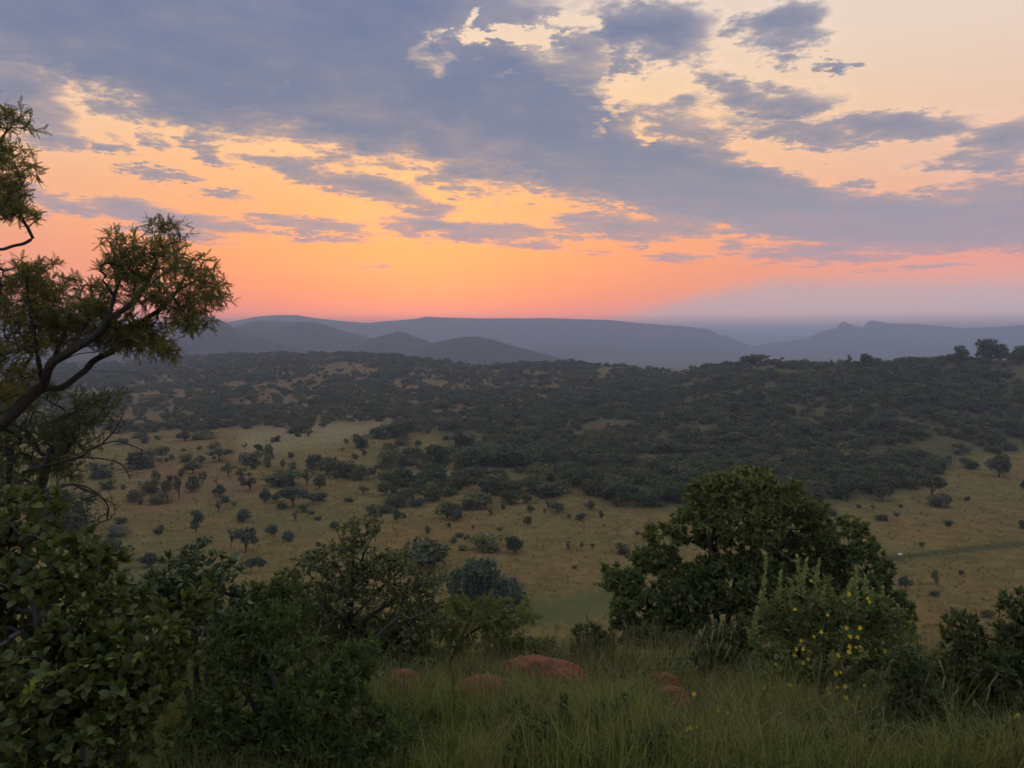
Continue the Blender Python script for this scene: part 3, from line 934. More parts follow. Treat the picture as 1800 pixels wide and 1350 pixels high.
# x, y of the foot in the photograph, width, height (pixels), shape, leaf colour
SP = '''357 772 35 14 bush dark|325 775 22 18 round dark|278 773 12 7 bush dark|248 769 22 8 bush dark|283 800 22 14 bush dark|301 810 9 11 round dark
282 813 10 8 round dark|293 813 8 8 round dark|327 812 21 13 bush olive|352 815 18 15 round dark|385 811 38 20 flat dark|440 816 38 20 bush dark
455 797 15 18 round dark|322 795 8 7 round dark|350 792 9 8 round dark|339 832 30 23 round dark|402 838 30 23 sparse olive|423 843 26 19 sparse olive
274 844 13 14 round dry|315 877 32 48 sparse dry|337 865 24 31 round olive|357 852 20 20 sparse dry|293 867 18 24 round olive|262 867 34 26 bush olive
387 872 22 19 round bluegreen|380 852 8 9 sparse dry|238 882 27 22 round olive|246 887 10 10 bush dark|280 885 30 16 bush dark|247 823 48 31 bush dark
188 860 26 15 bush dark|217 862 9 10 round olive|178 840 40 26 bush dark|213 920 19 11 bush bluegreen|345 936 22 33 tall bluegreen|429 917 23 23 round bluegreen
384 900 15 18 sparse bluegreen|410 893 11 13 sparse bluegreen|440 862 42 28 sparse dry|529 761 38 17 bush dark|567 752 12 11 round dark|485 777 15 11 bush dark
635 787 26 23 bush dark|668 770 40 23 bush dark|703 768 46 29 bush dark|512 807 11 12 round dark|472 823 18 36 tall olive|497 827 16 17 sparse dry
495 853 54 23 bush dark|510 836 12 10 round bluegreen|552 827 31 29 round dark|575 835 36 31 round olive|605 840 38 31 bush dark|635 843 38 27 round olive
685 822 40 31 bush olive|707 783 25 14 bush dark|690 852 42 24 bush dark|658 843 19 23 sparse dry|540 853 26 26 sparse olive|562 860 22 26 round dark
466 885 19 26 round bluegreen|485 882 16 15 round olive|515 892 42 34 flat bluegreen|550 887 24 19 sparse bluegreen|496 894 15 10 bush dark|535 899 15 12 bush dark
547 904 11 6 bush dry|520 918 11 19 sparse dry|559 914 13 6 bush dry|639 870 15 14 flat dry|614 882 14 7 bush dark|678 870 29 24 round olive
697 892 35 23 bush dark|660 905 29 16 bush dark|680 902 23 13 bush dark|698 918 14 23 round bluegreen|710 910 9 9 bush bluegreen|588 932 17 17 round bluegreen
477 942 22 19 round bluegreen|508 950 21 18 round bluegreen|718 813 27 26 round dark|760 828 43 47 round dark|735 787 12 15 round dark|800 787 39 23 flat dark
825 787 15 17 round dark|783 807 31 23 bush dark|805 837 21 19 sparse dry|833 843 42 20 bush dark|868 867 46 30 flat dark|895 884 33 21 round dark
827 820 56 36 round dark|872 818 60 36 bush dark|912 820 50 33 bush dark|947 828 50 36 bush dark|727 882 36 22 flat dark|733 890 25 13 bush bluegreen
762 880 33 32 round olive|788 870 29 13 bush dark|737 862 23 18 round bluegreen|840 893 52 30 round olive|803 916 21 21 round bluegreen|787 911 40 30 round dark
847 863 40 26 sparse olive|863 908 8 12 tall olive|932 900 13 12 round olive|927 924 15 16 round dark|957 904 6 8 tall dark|752 940 10 13 tall bluegreen
789 927 7 9 round dark|832 933 8 10 sparse dry|807 944 14 7 bush bluegreen|878 932 10 5 bush olive|963 873 45 24 bush dark|907 863 21 16 bush olive
980 901 27 19 round bluegreen|1037 896 17 16 round olive|1083 892 10 15 round bluegreen|1000 912 8 8 round dark|1020 913 18 11 bush bluegreen|1057 912 9 12 tall bluegreen
1030 852 23 26 flat dark|1651 891 30 22 bush bluegreen|1637 874 36 36 flat dark|1666 925 14 10 bush bluegreen|1544 915 13 10 bush bluegreen|1556 915 11 10 bush bluegreen
1576 908 8 7 bush bluegreen|1583 893 6 8 round dark|1509 893 8 6 bush dark|1534 898 8 11 sparse dry|1756 838 38 40 round dark|1704 824 26 19 bush dark
1798 930 13 15 bush dark|1799 861 9 16 round dark|1591 1037 22 27 round bluegreen|1644 1027 12 21 tall olive|1642 1048 15 9 bush bluegreen|262 996 32 24 round dark
278 938 17 10 bush dark|283 928 8 6 bush dry|432 973 38 42 flat bluegreen|407 962 16 28 sparse bluegreen|442 1006 18 23 flat bluegreen|456 1006 17 25 flat bluegreen
207 943 32 17 bush bluegreen|192 989 60 42 round dark|110 935 100 66 bush dark|744 998 90 50 round dark|857 966 48 25 bush olive|904 971 32 28 round dark
1096 974 24 18 bush dark|999 967 8 13 tall bluegreen|1022 964 6 10 tall bluegreen|1041 962 7 7 bush dry|798 954 11 9 bush olive|821 949 11 7 bush olive
813 968 13 9 bush olive|1735 1085 22 12 bush olive|1700 880 9 8 bush dry|1620 960 10 8 bush olive|1455 905 26 13 bush dark|1430 880 30 22 round dark
905 1062 78 40 sparse dry|1010 1000 8 6 bush dry|640 958 10 8 bush olive|560 960 9 7 bush dry|1120 940 8 6 bush dry|1690 1010 9 7 bush dry'''
rows = [q.split() for ln in SP.split('\n') for q in ln.split('|')]
items = []
for x, y, a, h_, kd, mt in rows:
    p = pick(float(x), float(y), 60)
    if p is None: continue
    s = (p[1] - 0) / F
    items.append([float(x), float(y), float(a) * s * 1.36, float(h_) * s * 1.28, kd, mt, p])
rs = np.random.default_rng(17)
for _ in range(52):
    x, y = rs.uniform(215, 700), 768 + 122 * rs.random() ** 1.3
    if rs.random() < .3: x, y = rs.uniform(690, 1000), rs.uniform(840, 905)
    p = pick(x, y, 60)
    h_ = rs.uniform(1.2, 3.6)
    items.append([x, y, h_ * rs.uniform(1, 1.7), h_, str(rs.choice(['bush', 'round', 'sparse'], p=[.55, .25, .2])), str(rs.choice(['dark', 'olive', 'bluegreen', 'dry'], p=[.4, .3, .15, .15])), p])
ZONES = [  # name, test, in reading order
    ('on the far left grass edge', lambda x, y: y < 782 and x < 600),
    ('at the far central grass edge', lambda x, y: y < 800 and x < 860),
    ('below the far left thicket', lambda x, y: y < 818 and x < 480),
    ('in the left middle grass', lambda x, y: y < 850 and x < 480),
    ('in the central thicket belt', lambda x, y: y < 850 and x < 720),
    ('in the belt right of centre', lambda x, y: y < 850 and x < 1100),
    ('in the reddish grass at left', lambda x, y: y < 890 and x < 450),
    ('in the belt left of centre', lambda x, y: y < 893 and x < 650),
    ('along the near central belt', lambda x, y: y < 896 and x < 1100),
    ('on the open left slope', lambda x, y: x < 470),
    ('behind the thorny tree', lambda x, y: x < 720),
    ('on the open central grass', lambda x, y: x < 1150),
    ('at the right wood edge', lambda x, y: y < 885),
    ('on the right grassland', lambda x, y: True)]
byz = {}
for it in items:
    for zn, fn in ZONES:
        if fn(it[0], it[1]):
            byz.setdefault(zn, []).append(it); break
SHAPE = {'bush': 'shrub', 'round': 'round tree', 'flat': 'flat topped tree', 'tall': 'narrow tree', 'sparse': 'thin tree'}
TONE = {'dark': 'dark green', 'olive': 'olive green', 'bluegreen': 'blue-green', 'dry': 'reddish brown'}
SPECIAL = {(744, 998): 'wide dark flat topped tree behind the thorny tree in the centre',
           (905, 1062): 'grey brown half dead thorn tree right of the blue-green tree',
           (110, 935): 'large dark shrub on the slope under the bare twigs at left',
           (1637, 874): 'flat topped tree on a bare trunk at the right wood edge',
           (429, 917): 'small round tree on a short trunk alone in the left grassland'}
for zn, lst in byz.items():
    lst.sort(key=lambda q: q[0])
    for k, it in enumerate(lst):
        sz = 'tiny ' if it[3] < 1.6 else ('large ' if it[2] > 8 else '')
        lab = SPECIAL.get((int(it[0]), int(it[1]))) or '%s%s %s, %s from left %s' % (sz, TONE[it[5]], SHAPE[it[4]], ORD[min(k, 29)], zn)
        plant(it[4], it[5], it[6], it[2], it[3], lab, 'shrub' if it[4] == 'bush' else 'tree', 'scattered trees and shrubs of the valley grassland')

# trees standing proud on the right hand crest
for (x, yy, a, h_, lab) in [(1740, 616, 62, 27, 'widest tree on the crest of the right hill'), (1690, 619, 30, 17, 'small tree on the crest left of the widest crest tree'),
                            (1795, 619, 50, 19, 'tree on the crest at the right edge of the picture'), (1524, 630, 30, 16, 'lone tree on the crest above the right hillside middle'),
                            (1492, 634, 16, 12, 'thin tree on the crest left of the lone crest tree'), (1325, 634, 64, 17, 'broad tree clump topping the left hump of the right hill')]:
    d_ = float(np.interp(x, CREST_PX, CREST_R)) - 4
    X = (x - 900) / F * d_
    z = H(X, d_)
    top = EYE[2] - (yy - h_ - 590) / F * d_
    plant('round' if a > 20 else 'sparse', 'dark', (X, d_, z), a * d_ / F, max(top - z, 3.0) * 1.06, lab, 'tree', 'trees on the crest of the right hill')

# woodland: 150 nearest trees as individuals, the rest as one mass
rs = np.random.default_rng(5)
pts = []
sp = 4.5
gx_, gy_ = np.meshgrid(np.arange(-740, 480, sp), np.arange(190, 1010, sp))
gx_ = (gx_ + rs.uniform(-.5, .5, gx_.shape) * sp).ravel(); gy_ = (gy_ + rs.uniform(-.5, .5, gy_.shape) * sp).ravel()
inview = np.abs(gx_) < gy_ * 0.74
gx_, gy_ = gx_[inview], gy_[inview]
gz_ = height(gx_, gy_)
wpx, wpy = to_px(np.stack([gx_, gy_, gz_], -1))
ncl = fbm(gx_ / 28, gy_ / 34, 3, 51)
dens = 0.88 * poly_mask(wpx, wpy, POLY['wood_right'], 10) * np.clip(1.0 + 2.0 * (ncl + 0.10), 0.10, 1.0)
left = poly_mask(wpx, wpy, POLY['wood_left'], 8)
dens = np.maximum(dens, left * np.clip(0.52 + 1.0 * ncl, 0.06, 0.9) * (0.7 + 0.3 * sstep(300, 900, wpx)))
# belts of thicket: foot of the left hill, centre
dens = np.maximum(dens, 0.85 * poly_mask(wpx, wpy, [(200, 752), (330, 748), (420, 742), (560, 735), (690, 726), (690, 733), (560, 744), (430, 752), (330, 758), (200, 762)], 4))
dens = np.maximum(dens, 0.8 * poly_mask(wpx, wpy, [(690, 745), (760, 735), (900, 742), (1000, 748), (960, 765), (800, 760), (700, 768)], 6))
dens = np.maximum(dens, 0.34 * poly_mask(wpx, wpy, [(690, 790), (860, 780), (1020, 790), (1020, 880), (900, 880), (760, 890), (690, 880)], 12))
# clearings
for pl in ([(1000, 768), (1020, 748), (1060, 738), (1120, 733), (1120, 746), (1060, 760), (1010, 775)], [(1480, 800), (1570, 784), (1720, 776), (1720, 792), (1600, 800), (1490, 812)],
           [(690, 832), (770, 824), (900, 820), (900, 832), (760, 842)], [(760, 760), (850, 765), (850, 785), (700, 800), (690, 785)]):
    dens = dens * (1 - 0.93 * poly_mask(wpx, wpy, pl, 4))
dens = dens * (gy_ < np.interp(wpx, CREST_PX, CREST_R) + 25)
ok = rs.random(len(gx_)) < dens
wx, wy, wz, wpx, wpy = gx_[ok], gy_[ok], gz_[ok], wpx[ok], wpy[ok]
order = np.argsort(wy)
sel = order[:150]
for k in sel:
    hgt = rs.uniform(3.0, 6.8); wd = hgt * rs.uniform(.95, 1.5)
    kd = rs.choice(['bush', 'round', 'flat'], p=[.45, .4, .15]); mt = rs.choice(['dark', 'olive', 'bluegreen', 'dry'], p=[.6, .32, .05, .03])
    zone = 'left' if wpx[k] < 1060 else ('centre' if wpx[k] < 1400 else 'right')
    lab = {'left': 'bushveld tree crowded in the thicket on the valley floor in the centre', 'centre': 'bushveld tree in the wood edge behind the large dark tree',
           'right': 'bushveld tree crowded at the foot of the wooded right hillside'}[zone]
    plant(str(kd), str(mt), (wx[k], wy[k], wz[k]), wd, hgt, lab, 'tree', {'left': 'thicket trees on the valley floor', 'centre': 'wood edge trees behind the large tree',
          'right': 'wood edge trees under the right hillside'}[zone], 'woodland_tree')
rest = order[150:]
# scrub dotted over the nearer scrub hills
hx = []
for hv in HILLV[:4]:
    fr = hv[8:28].reshape(-1, 3)
    k = rs.integers(0, len(fr), 900)
    hx.append(fr[k] + rs.normal(0, 6, (900, 3)) * [1, 1, 0])
hx = np.concatenate(hx)
n_w, n_h = len(rest), len(hx)
PT = np.vstack([np.stack([wx[rest], wy[rest], wz[rest]], -1), hx])
hh = np.concatenate([rs.choice([0.8, 1.0, 1.0, 1.0, 1.6], n_w) * rs.uniform(2.2, 4.0, n_w), rs.uniform(2.0, 3.6, n_h)])
ww = hh * np.concatenate([rs.uniform(1.1, 2.0, n_w), rs.uniform(1.2, 2.2, n_h)])
PT[:, 2] -= 0.08 * hh


def scatter(name, label, PT, SC, rotz, idx, protos):
    """one object: a point cloud with a plant set on each point by geometry nodes"""
    me = bpy.data.meshes.new(name)
    me.vertices.add(len(PT)); me.vertices.foreach_set('co', np.asarray(PT, np.float32).ravel())
    for nm, ty, arr, key in (('sc', 'FLOAT_VECTOR', SC, 'vector'), ('rz', 'FLOAT', rotz, 'value'), ('ix', 'INT', idx, 'value')):
        a = me.attributes.new(nm, ty, 'POINT'); a.data.foreach_set(key, np.asarray(arr, np.int32 if ty == 'INT' else np.float32).ravel())
    o = obj(name, me)
    coll = bpy.data.collections.new(name + '_kinds')
    for q, (tv, lv) in enumerate(protos):
        # trunk and crown of one kind joined
        pm = lv.copy()
        po = bpy.data.objects.new('%s_kind_%02d' % (name, q), pm)
        coll.objects.link(po)
    ng = bpy.data.node_groups.new(name, 'GeometryNodeTree')
    ng.interface.new_socket('Geometry', in_out='INPUT', socket_type='NodeSocketGeometry')
    ng.interface.new_socket('Geometry', in_out='OUTPUT', socket_type='NodeSocketGeometry')
    N, L = ng.nodes, ng.links
    gi, go = N.new('NodeGroupInput'), N.new('NodeGroupOutput')
    ci = N.new('GeometryNodeCollectionInfo'); ci.inputs['Collection'].default_value = coll
    ci.inputs['Separate Children'].default_value = True; ci.inputs['Reset Children'].default_value = True
    ip = N.new('GeometryNodeInstanceOnPoints'); ip.inputs['Pick Instance'].default_value = True
    def attr(nm, ty):
        a = N.new('GeometryNodeInputNamedAttribute'); a.data_type = ty; a.inputs['Name'].default_value = nm
        return next(s for s in a.outputs if s.enabled and s.name == 'Attribute')
    cx = N.new('ShaderNodeCombineXYZ')
    L.new(attr('rz', 'FLOAT'), cx.inputs[2])
    m2p = N.new('GeometryNodeMeshToPoints')
    L.new(gi.outputs[0], m2p.inputs['Mesh']); L.new(m2p.outputs[0], ip.inputs['Points'])
    L.new(ci.outputs[0], ip.inputs['Instance']); L.new(attr('ix', 'INT'), ip.inputs['Instance Index'])
    e2r = N.new('FunctionNodeEulerToRotation'); L.new(cx.outputs[0], e2r.inputs[0]); L.new(e2r.outputs[0], ip.inputs['Rotation'])
    L.new(attr('sc', 'FLOAT_VECTOR'), ip.inputs['Scale'])
    L.new(ip.outputs[0], go.inputs[0])
    md = o.modifiers.new('scatter', 'NODES'); md.node_group = ng
    return tag(o, label, kind='stuff')


kinds = [PROTO[kd, v, mt] for kd, v, mt in [('bush', 0, 'dark'), ('bush', 1, 'dark'), ('bush', 2, 'olive'), ('round', 0, 'dark'), ('round', 1, 'olive'), ('round', 2, 'dark'),
                                           ('flat', 0, 'dark'), ('bush', 0, 'bluegreen'), ('round', 1, 'bluegreen'), ('bush', 1, 'dry'), ('tall', 0, 'olive'), ('sparse', 1, 'dry'), ('flat', 1, 'olive'), ('sparse', 0, 'dark')]]
ix = rs.choice(14, len(PT), p=[.15, .13, .12, .11, .10, .11, .06, .02, .02, .03, .04, .03, .05, .03])
scatter('bushveld_woodland', 'dark bushveld woodland covering the hillsides beyond the valley', PT, np.stack([ww, ww, hh], -1), rs.uniform(0, 6.28, len(PT)), ix, kinds)
print('woodland', n_w, 'hill scrub', n_h)

# grass tufts standing over the valley floor
def tuft(seed):
    r_ = np.random.default_rng(seed)
    V, T = [], []
    for k in range(22):
        a = r_.uniform(0, 6.28); d = np.array([math.cos(a), math.sin(a), 0]); s = np.array([-d[1], d[0], 0])
        b0 = d * r_.uniform(0, .3); h_ = r_.uniform(.5, 1.0); o0 = len(V)
        V += [b0 - s * .05, b0 + s * .05, b0 + d * .25 * h_ + [0, 0, h_]]
        T.append([o0, o0 + 1, o0 + 2])
    return mesh('tuft', np.array(V), np.array(T), M['tuft'])


rs = np.random.default_rng(88)
n = 20000
ty_ = 92 + 240 * rs.random(n) ** 1.5; tx_ = rs.uniform(-.72, .72, n) * ty_
cl_ = fbm(tx_ / 9, ty_ / 9, 3, 71)
kk = (rs.random(n) < np.clip(.5 + .8 * cl_, .05, 1))
tx_, ty_ = tx_[kk], ty_[kk]
tz_ = height(tx_, ty_)
tpx, tpy = to_px(np.stack([tx_, ty_, tz_], -1))
kk = ~((poly_mask(tpx, tpy, [(905, 1100), (915, 1058), (1060, 1036), (1180, 1030), (1180, 1070), (980, 1096)], 3) > .5))
tx_, ty_, tz_ = tx_[kk], ty_[kk], tz_[kk]
n = len(tx_)
sc_ = rs.uniform(.3, .75, n)
scatter('valley_grass', 'tufts of dry golden grass over the valley floor', np.stack([tx_, ty_, tz_ - .03], -1), np.stack([sc_ * 1.3, sc_ * 1.3, sc_], -1), rs.uniform(0, 6.28, n), rs.integers(0, 3, n), [(None, tuft(q)) for q in range(3)])

# ------------------------------------------------------------------ foreground


def pxs(depth):
    return depth / F                       # metres per photograph pixel at that distance


def clump(px, py, rx, ry, depth, rz=None, dd=0.0):
    k = pxs(depth + dd)
    return (at(px, py, depth + dd), np.array([rx * k, (rz if rz is not None else (rx + ry) / 2 * k), ry * k]))


def limb(pts, depth, n=4, wob=0.0):
    """picture points (x, y[, depth offset]) -> smooth limb at that distance"""
    P_ = np.array([at(p[0], p[1], depth + (p[2] if len(p) > 2 else 0)) for p in pts])
    t = np.arange(len(P_)); tt = np.linspace(0, len(P_) - 1, (len(P_) - 1) * n + 1)
    Q = np.stack([np.interp(tt, t, P_[:, k]) for k in range(3)], -1)
    if len(Q) > 4:
        S = Q.copy(); S[1:-1] = (Q[:-2] + 2 * Q[1:-1] + Q[2:]) / 4; Q = S
        S = Q.copy(); S[1:-1] = (Q[:-2] + 2 * Q[1:-1] + Q[2:]) / 4; Q = S
    if wob: Q[1:-1] += rng.normal(0, wob, Q[1:-1].shape)
    return Q


def woody(name, label, cat, foot, trunks, clumps, n_tips, leaf, mat, size, per, step=0.12, lift=0.08, tip_r=0.003, r_max=None, shell=0.4, spread=0.9, up=0.4,
          tip_mat=None, tip_frac=0.0, bark='bark', group=None, back=0.5, seed=1, extra=None, prefer_low=0.4, jitter=0.08):
    """a shrub or tree: limbs grown to twig tips spread through the clumps, leaves along the twigs"""
    rs_ = np.random.default_rng(seed)
    T, dn, wh = in_clumps(clumps, n_tips, rs_, shell)
    gz0 = height(T[:, 0], T[:, 1]) + 0.05
    T = T[T[:, 2] > gz0]
    paths, tips = grow(trunks, T, step, lift, tip_r, r_max=r_max, rs=rs_, prefer_low=prefer_low, jitter=jitter)
    root = empty(name, foot, label, cat, group)
    thr = np.quantile([r_.max() for _, r_ in paths], 0.93)
    tv, tq = tube_arrays([c for c in paths if c[1].max() >= thr], 6)
    tk = part('trunk', mesh('trunk', tv, tq, M[bark], smooth=True), root)
    thin = [c for c in paths if c[1].max() < thr]
    if thin:
        tv, tq = tube_arrays(thin, 4)
        tag(obj('twigs', mesh('twigs', tv, tq, M[bark], smooth=True), tk), kind='stuff')
    P_, ax, nr_ = leaf_frames(tips, per, back, spread, up, rs_)
    sz = size * rs_.uniform(0.65, 1.2, len(P_))
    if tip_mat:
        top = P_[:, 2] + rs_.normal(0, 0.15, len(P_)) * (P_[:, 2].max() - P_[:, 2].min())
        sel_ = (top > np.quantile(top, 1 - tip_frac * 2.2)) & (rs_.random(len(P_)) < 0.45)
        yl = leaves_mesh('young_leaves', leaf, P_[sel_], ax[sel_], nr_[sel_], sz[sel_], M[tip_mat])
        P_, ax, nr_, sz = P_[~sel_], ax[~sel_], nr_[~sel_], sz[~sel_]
    cr = part('crown', leaves_mesh('crown', leaf, P_, ax, nr_, sz, M[mat]), root)
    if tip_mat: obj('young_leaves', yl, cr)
    return root, (P_, ax, nr_, sz), tips


def foot_of(px, depth, dx=0.0):
    x = (px - 900) / F * depth + dx
    return np.array([x, depth, H(x, depth)])


def stems(foot, tops, n=5):
    """several stems from one foot to the given points"""
    out = []
    for t_ in tops:
        t_ = np.asarray(t_, float)
        mid = foot * 0.45 + t_ * 0.55 + np.array([0, 0, 0.12 * np.linalg.norm(t_ - foot)]) * 0.4
        s = np.linspace(0, 1, n)[:, None]
        out.append((1 - s) ** 2 * (foot - [0, 0, .1]) + 2 * s * (1 - s) * mid + s * s * t_)
    return out


# --- acacia at the left edge
AD = 7.5
af = foot_of(-330, AD)
trk = [np.vstack([np.linspace(af - [0, 0, .15], at(-230, 960, AD), 6)[:-1], limb([(-230, 960), (-150, 872), (-80, 812), (0, 748), (33, 718), (58, 690), (77, 680)], AD)])]
trk.append(limb([(77, 680), (103, 684, .1), (119, 676, .1), (140, 658, .15), (152, 650, .2), (163, 634, .2), (194, 620, .25), (233, 600, .3), (275, 585, .3), (296, 569, .35), (331, 557, .4), (364, 552, .4)], AD))
trk.append(limb([(77, 680), (80, 666, -.1), (84, 650, -.15), (93, 634, -.2), (117, 622, -.25), (140, 608, -.3), (163, 594, -.3), (177, 583, -.35), (192, 560, -.4), (200, 520, -.4), (210, 496, -.4)], AD))
trk.append(limb([(84, 650, -.15), (110, 634, .0), (135, 622, .1), (165, 619, .15), (196, 616, .2)], AD))
trk.append(limb([(194, 620, .25), (240, 570, .2), (290, 540, .1), (320, 500, .0), (335, 465, .0)], AD))
trk.append(limb([(192, 560, -.4), (240, 530, -.3), (268, 480, -.2), (283, 430, -.2), (295, 395, -.2)], AD))
trk.append(limb([(-150, 872), (-90, 700, -.3), (0, 636, -.4), (35, 618, -.4), (58, 608, -.4)], AD))
trk.append(limb([(-230, 960), (-220, 760, .3), (-150, 560, .3), (-70, 420, .2), (-20, 320, .1), (5, 240, .1)], AD))
trk.append(limb([(-70, 420, .2), (0, 441, .0), (23, 432, .0), (42, 429, .0), (58, 419, .0)], AD))
trk.append(limb([(152, 650, .2), (180, 654, .3), (210, 653, .3), (240, 655, .35), (264, 667, .4), (280, 683, .4)], AD))
for pts in ([(77, 680), (66, 630, -.2), (58, 580, -.3), (50, 520, -.3), (44, 480, -.3)], [(93, 634, -.2), (112, 590, .1), (128, 550, .2), (146, 512, .2)], [(117, 622, -.25), (150, 570, -.1), (178, 520, .1), (205, 470, .1)],
            [(233, 600, .3), (262, 560, .4), (300, 520, .4), (345, 490, .4), (380, 500, .4)], [(35, 618, -.4), (20, 580, -.5), (10, 540, -.5)], [(163, 634, .2), (200, 600, .4), (250, 585, .5), (300, 600, .5)], [(58, 690), (40, 660, .3), (20, 650, .4)],
            [(268, 480, -.2), (310, 440, -.1), (330, 430, 0)], [(200, 520, -.4), (180, 490, -.5), (160, 490, -.5)]):
    trk.append(limb(pts, AD))
cl = []
for (x, y, a, h_) in [(20, 660, 44, 24), (5, 695, 40, 20), (290, 440, 48, 45), (335, 480, 44, 42), (255, 492, 55, 45), (372, 508, 30, 26), (300, 522, 62, 34), (215, 468, 38, 34), (286, 396, 26, 18), (318, 400, 10, 16), (330, 545, 48, 20),
                      (240, 570, 55, 30), (215, 600, 50, 22), (290, 612, 26, 22), (180, 545, 34, 26), (30, 492, 36, 32), (90, 520, 30, 30), (100, 570, 46, 36), (40, 570, 52, 40), (150, 540, 34, 24),
                      (60, 608, 44, 20), (8, 622, 34, 18), (-5, 535, 44, 50), (8, 208, 24, 38), (12, 270, 26, 40), (18, 330, 28, 30), (14, 368, 32, 18), (-30, 300, 45, 110), (44, 222, 12, 12), (22, 300, 28, 40), (12, 350, 34, 30), (30, 375, 28, 14), (60, 540, 60, 40), (130, 560, 50, 34), (250, 600, 60, 26), (330, 565, 46, 20), (180, 585, 50, 24), (100, 600, 60, 24), (370, 530, 34, 22), (60, 480, 40, 40), (230, 440, 40, 40), (-70, 470, 60, 60),
                      (150, 500, 26, 18), (205, 520, 30, 30)]:
    cl.append(clump(x, y, a, h_, AD, rz=0.42, dd=rng.uniform(-.35, .35)))
woody('acacia_tree', 'acacia tree leaning in from the left edge with feathery leaves against the sunset', 'tree', af, trk, cl, 2300, 'feather', 'acacia', 0.095, 7, step=0.10,
      lift=0.10, tip_r=0.0022, r_max=0.058, shell=0.1, spread=0.8, up=0.25, back=0.75, seed=21, prefer_low=0.3)

# --- dark feathery shrub below the acacia, with bare dead branches
TD = 8.6
tf = foot_of(-40, TD)
cl = [clump(x, y, a, h_, TD, rz=0.55, dd=rng.uniform(-.3, .3)) for (x, y, a, h_) in
      [(50, 770, 85, 55), (150, 735, 60, 30), (120, 770, 60, 40), (172, 705, 42, 18), (30, 850, 80, 55), (110, 815, 45, 35), (15, 705, 50, 40), (-60, 780, 80, 90), (60, 910, 60, 40), (90, 690, 50, 25)]]
root, _, _ = woody('thorn_shrub', 'dark green feathery shrub with bare dead branches under the acacia limb', 'shrub', tf, stems(tf, [at(20, 790, TD), at(90, 790, TD), at(-60, 760, TD)]), cl, 1100, 'feather', 'shade', 0.10, 5,
                   tip_r=0.0028, shell=0.2, back=0.7, seed=22)
dead = [limb([(40, 830), (75, 820), (142, 804), (160, 790), (178, 781), (204, 774), (231, 783), (258, 794)], TD - .3), limb([(142, 804), (178, 806), (204, 811), (222, 824), (229, 846)], TD - .3),
        limb([(0, 885), (41, 872), (71, 863), (98, 859), (124, 850), (151, 854), (178, 872), (192, 891), (188, 914)], TD - .5), limb([(124, 850), (150, 860), (187, 879), (219, 896)], TD - .5),
        limb([(71, 863), (110, 872), (140, 890), (150, 905)], TD - .5), limb([(178, 781), (200, 760), (215, 735), (222, 705), (230, 690)], TD - .3)]
tg = np.vstack([in_clumps([clump(230, 815, 35, 28, TD - .3, rz=.25)], 60)[0], in_clumps([clump(175, 890, 38, 34, TD - .5, rz=.3)], 110)[0], in_clumps([clump(205, 740, 30, 40, TD - .3, rz=.2)], 40)[0],
                in_clumps([clump(120, 875, 40, 22, TD - .5, rz=.3)], 50)[0]])
paths, _ = grow(dead, tg, 0.08, 0.02, 0.0022, 0.42, rs=np.random.default_rng(3))
tv, tq = tube_arrays(paths, 5)
part('dead_branch', mesh('dead_branch', tv, tq, M['bark'], smooth=True), root)['label'] = 'bare leafless drooping branches'

# --- broad leaved bush in the lower left corner
BD = 4.6
bf = foot_of(110, BD)
cl = [clump(x, y, a, h_, BD, rz=0.42, dd=dd) for (x, y, a, h_, dd) in
      [(40, 960, 80, 45, .3), (130, 1000, 80, 55, .2), (30, 1070, 90, 80, 0), (180, 1085, 90, 70, 0), (270, 1120, 60, 55, -.1), (110, 1190, 130, 90, -.3), (240, 1195, 80, 60, -.3), (50, 1290, 110, 80, -.5),
       (190, 1300, 110, 80, -.5), (20, 900, 45, 40, .5), (325, 1085, 22, 40, -.1), (75, 890, 28, 20, .3), (310, 1180, 40, 25, -.2), (-60, 1100, 80, 150, 0), (-60, 960, 80, 80, .3)]]
T, dn, wh = in_clumps(cl, 1200, np.random.default_rng(8), 0.35)
T = T[T[:, 2] > height(T[:, 0], T[:, 1]) + 0.05]
paths, tips = grow(stems(bf, [at(60, 1060, BD), at(160, 1080, BD), at(230, 1160, BD - .2), at(30, 1180, BD - .2)]), T, 0.08, 0.08, 0.0024, rs=np.random.default_rng(9))
root = empty('broadleaf_bush', bf, 'large leaved yellow-green bush filling the lower left corner', 'shrub')
tv, tq = tube_arrays(paths, 6)
part('trunk', mesh('trunk', tv, tq, M['bark_grey'], smooth=True), root)
P_, ax, nr_ = leaf_frames(tips, 9, 0.55, 0.75, 0.7, np.random.default_rng(10))
sz = 0.068 * np.random.default_rng(12).uniform(0.55, 1.25, len(P_))
lpx, lpy = to_px(P_)
vis = (lpx > -10) & (lpx < 400) & (lpy > 860) & (lpy < 1345)
score = np.linalg.norm(P_ - EYE, axis=1) + np.where(vis, 0, 99) - 0.9 * (P_[:, 2] - P_[:, 2].mean()) * 0.5
near_ = np.argsort(score)[:300]
mask = np.ones(len(P_), bool); mask[near_] = False
cr = part('crown', leaves_mesh('crown', 'broad', P_[mask], ax[mask], nr_[mask], sz[mask], M['broad']), root)
tag(cr, kind='stuff')
lv_, lt_ = LEAF['broad']
LM = []
for q in range(4):
    v = lv_.copy(); v[:, 2] += (v[:, 1] ** 2) * (.12 - 0.16 * q) + 0.05 * np.sin(v[:, 0] * 9) * (q % 2); v[:, 0] *= (1.0, 1.15, .85, 1.05)[q]
    LM.append(mesh('leaf', v, lt_, M['broad'], smooth=True))
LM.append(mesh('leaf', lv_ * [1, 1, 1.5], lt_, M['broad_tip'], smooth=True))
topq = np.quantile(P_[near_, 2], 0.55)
from mathutils import Matrix
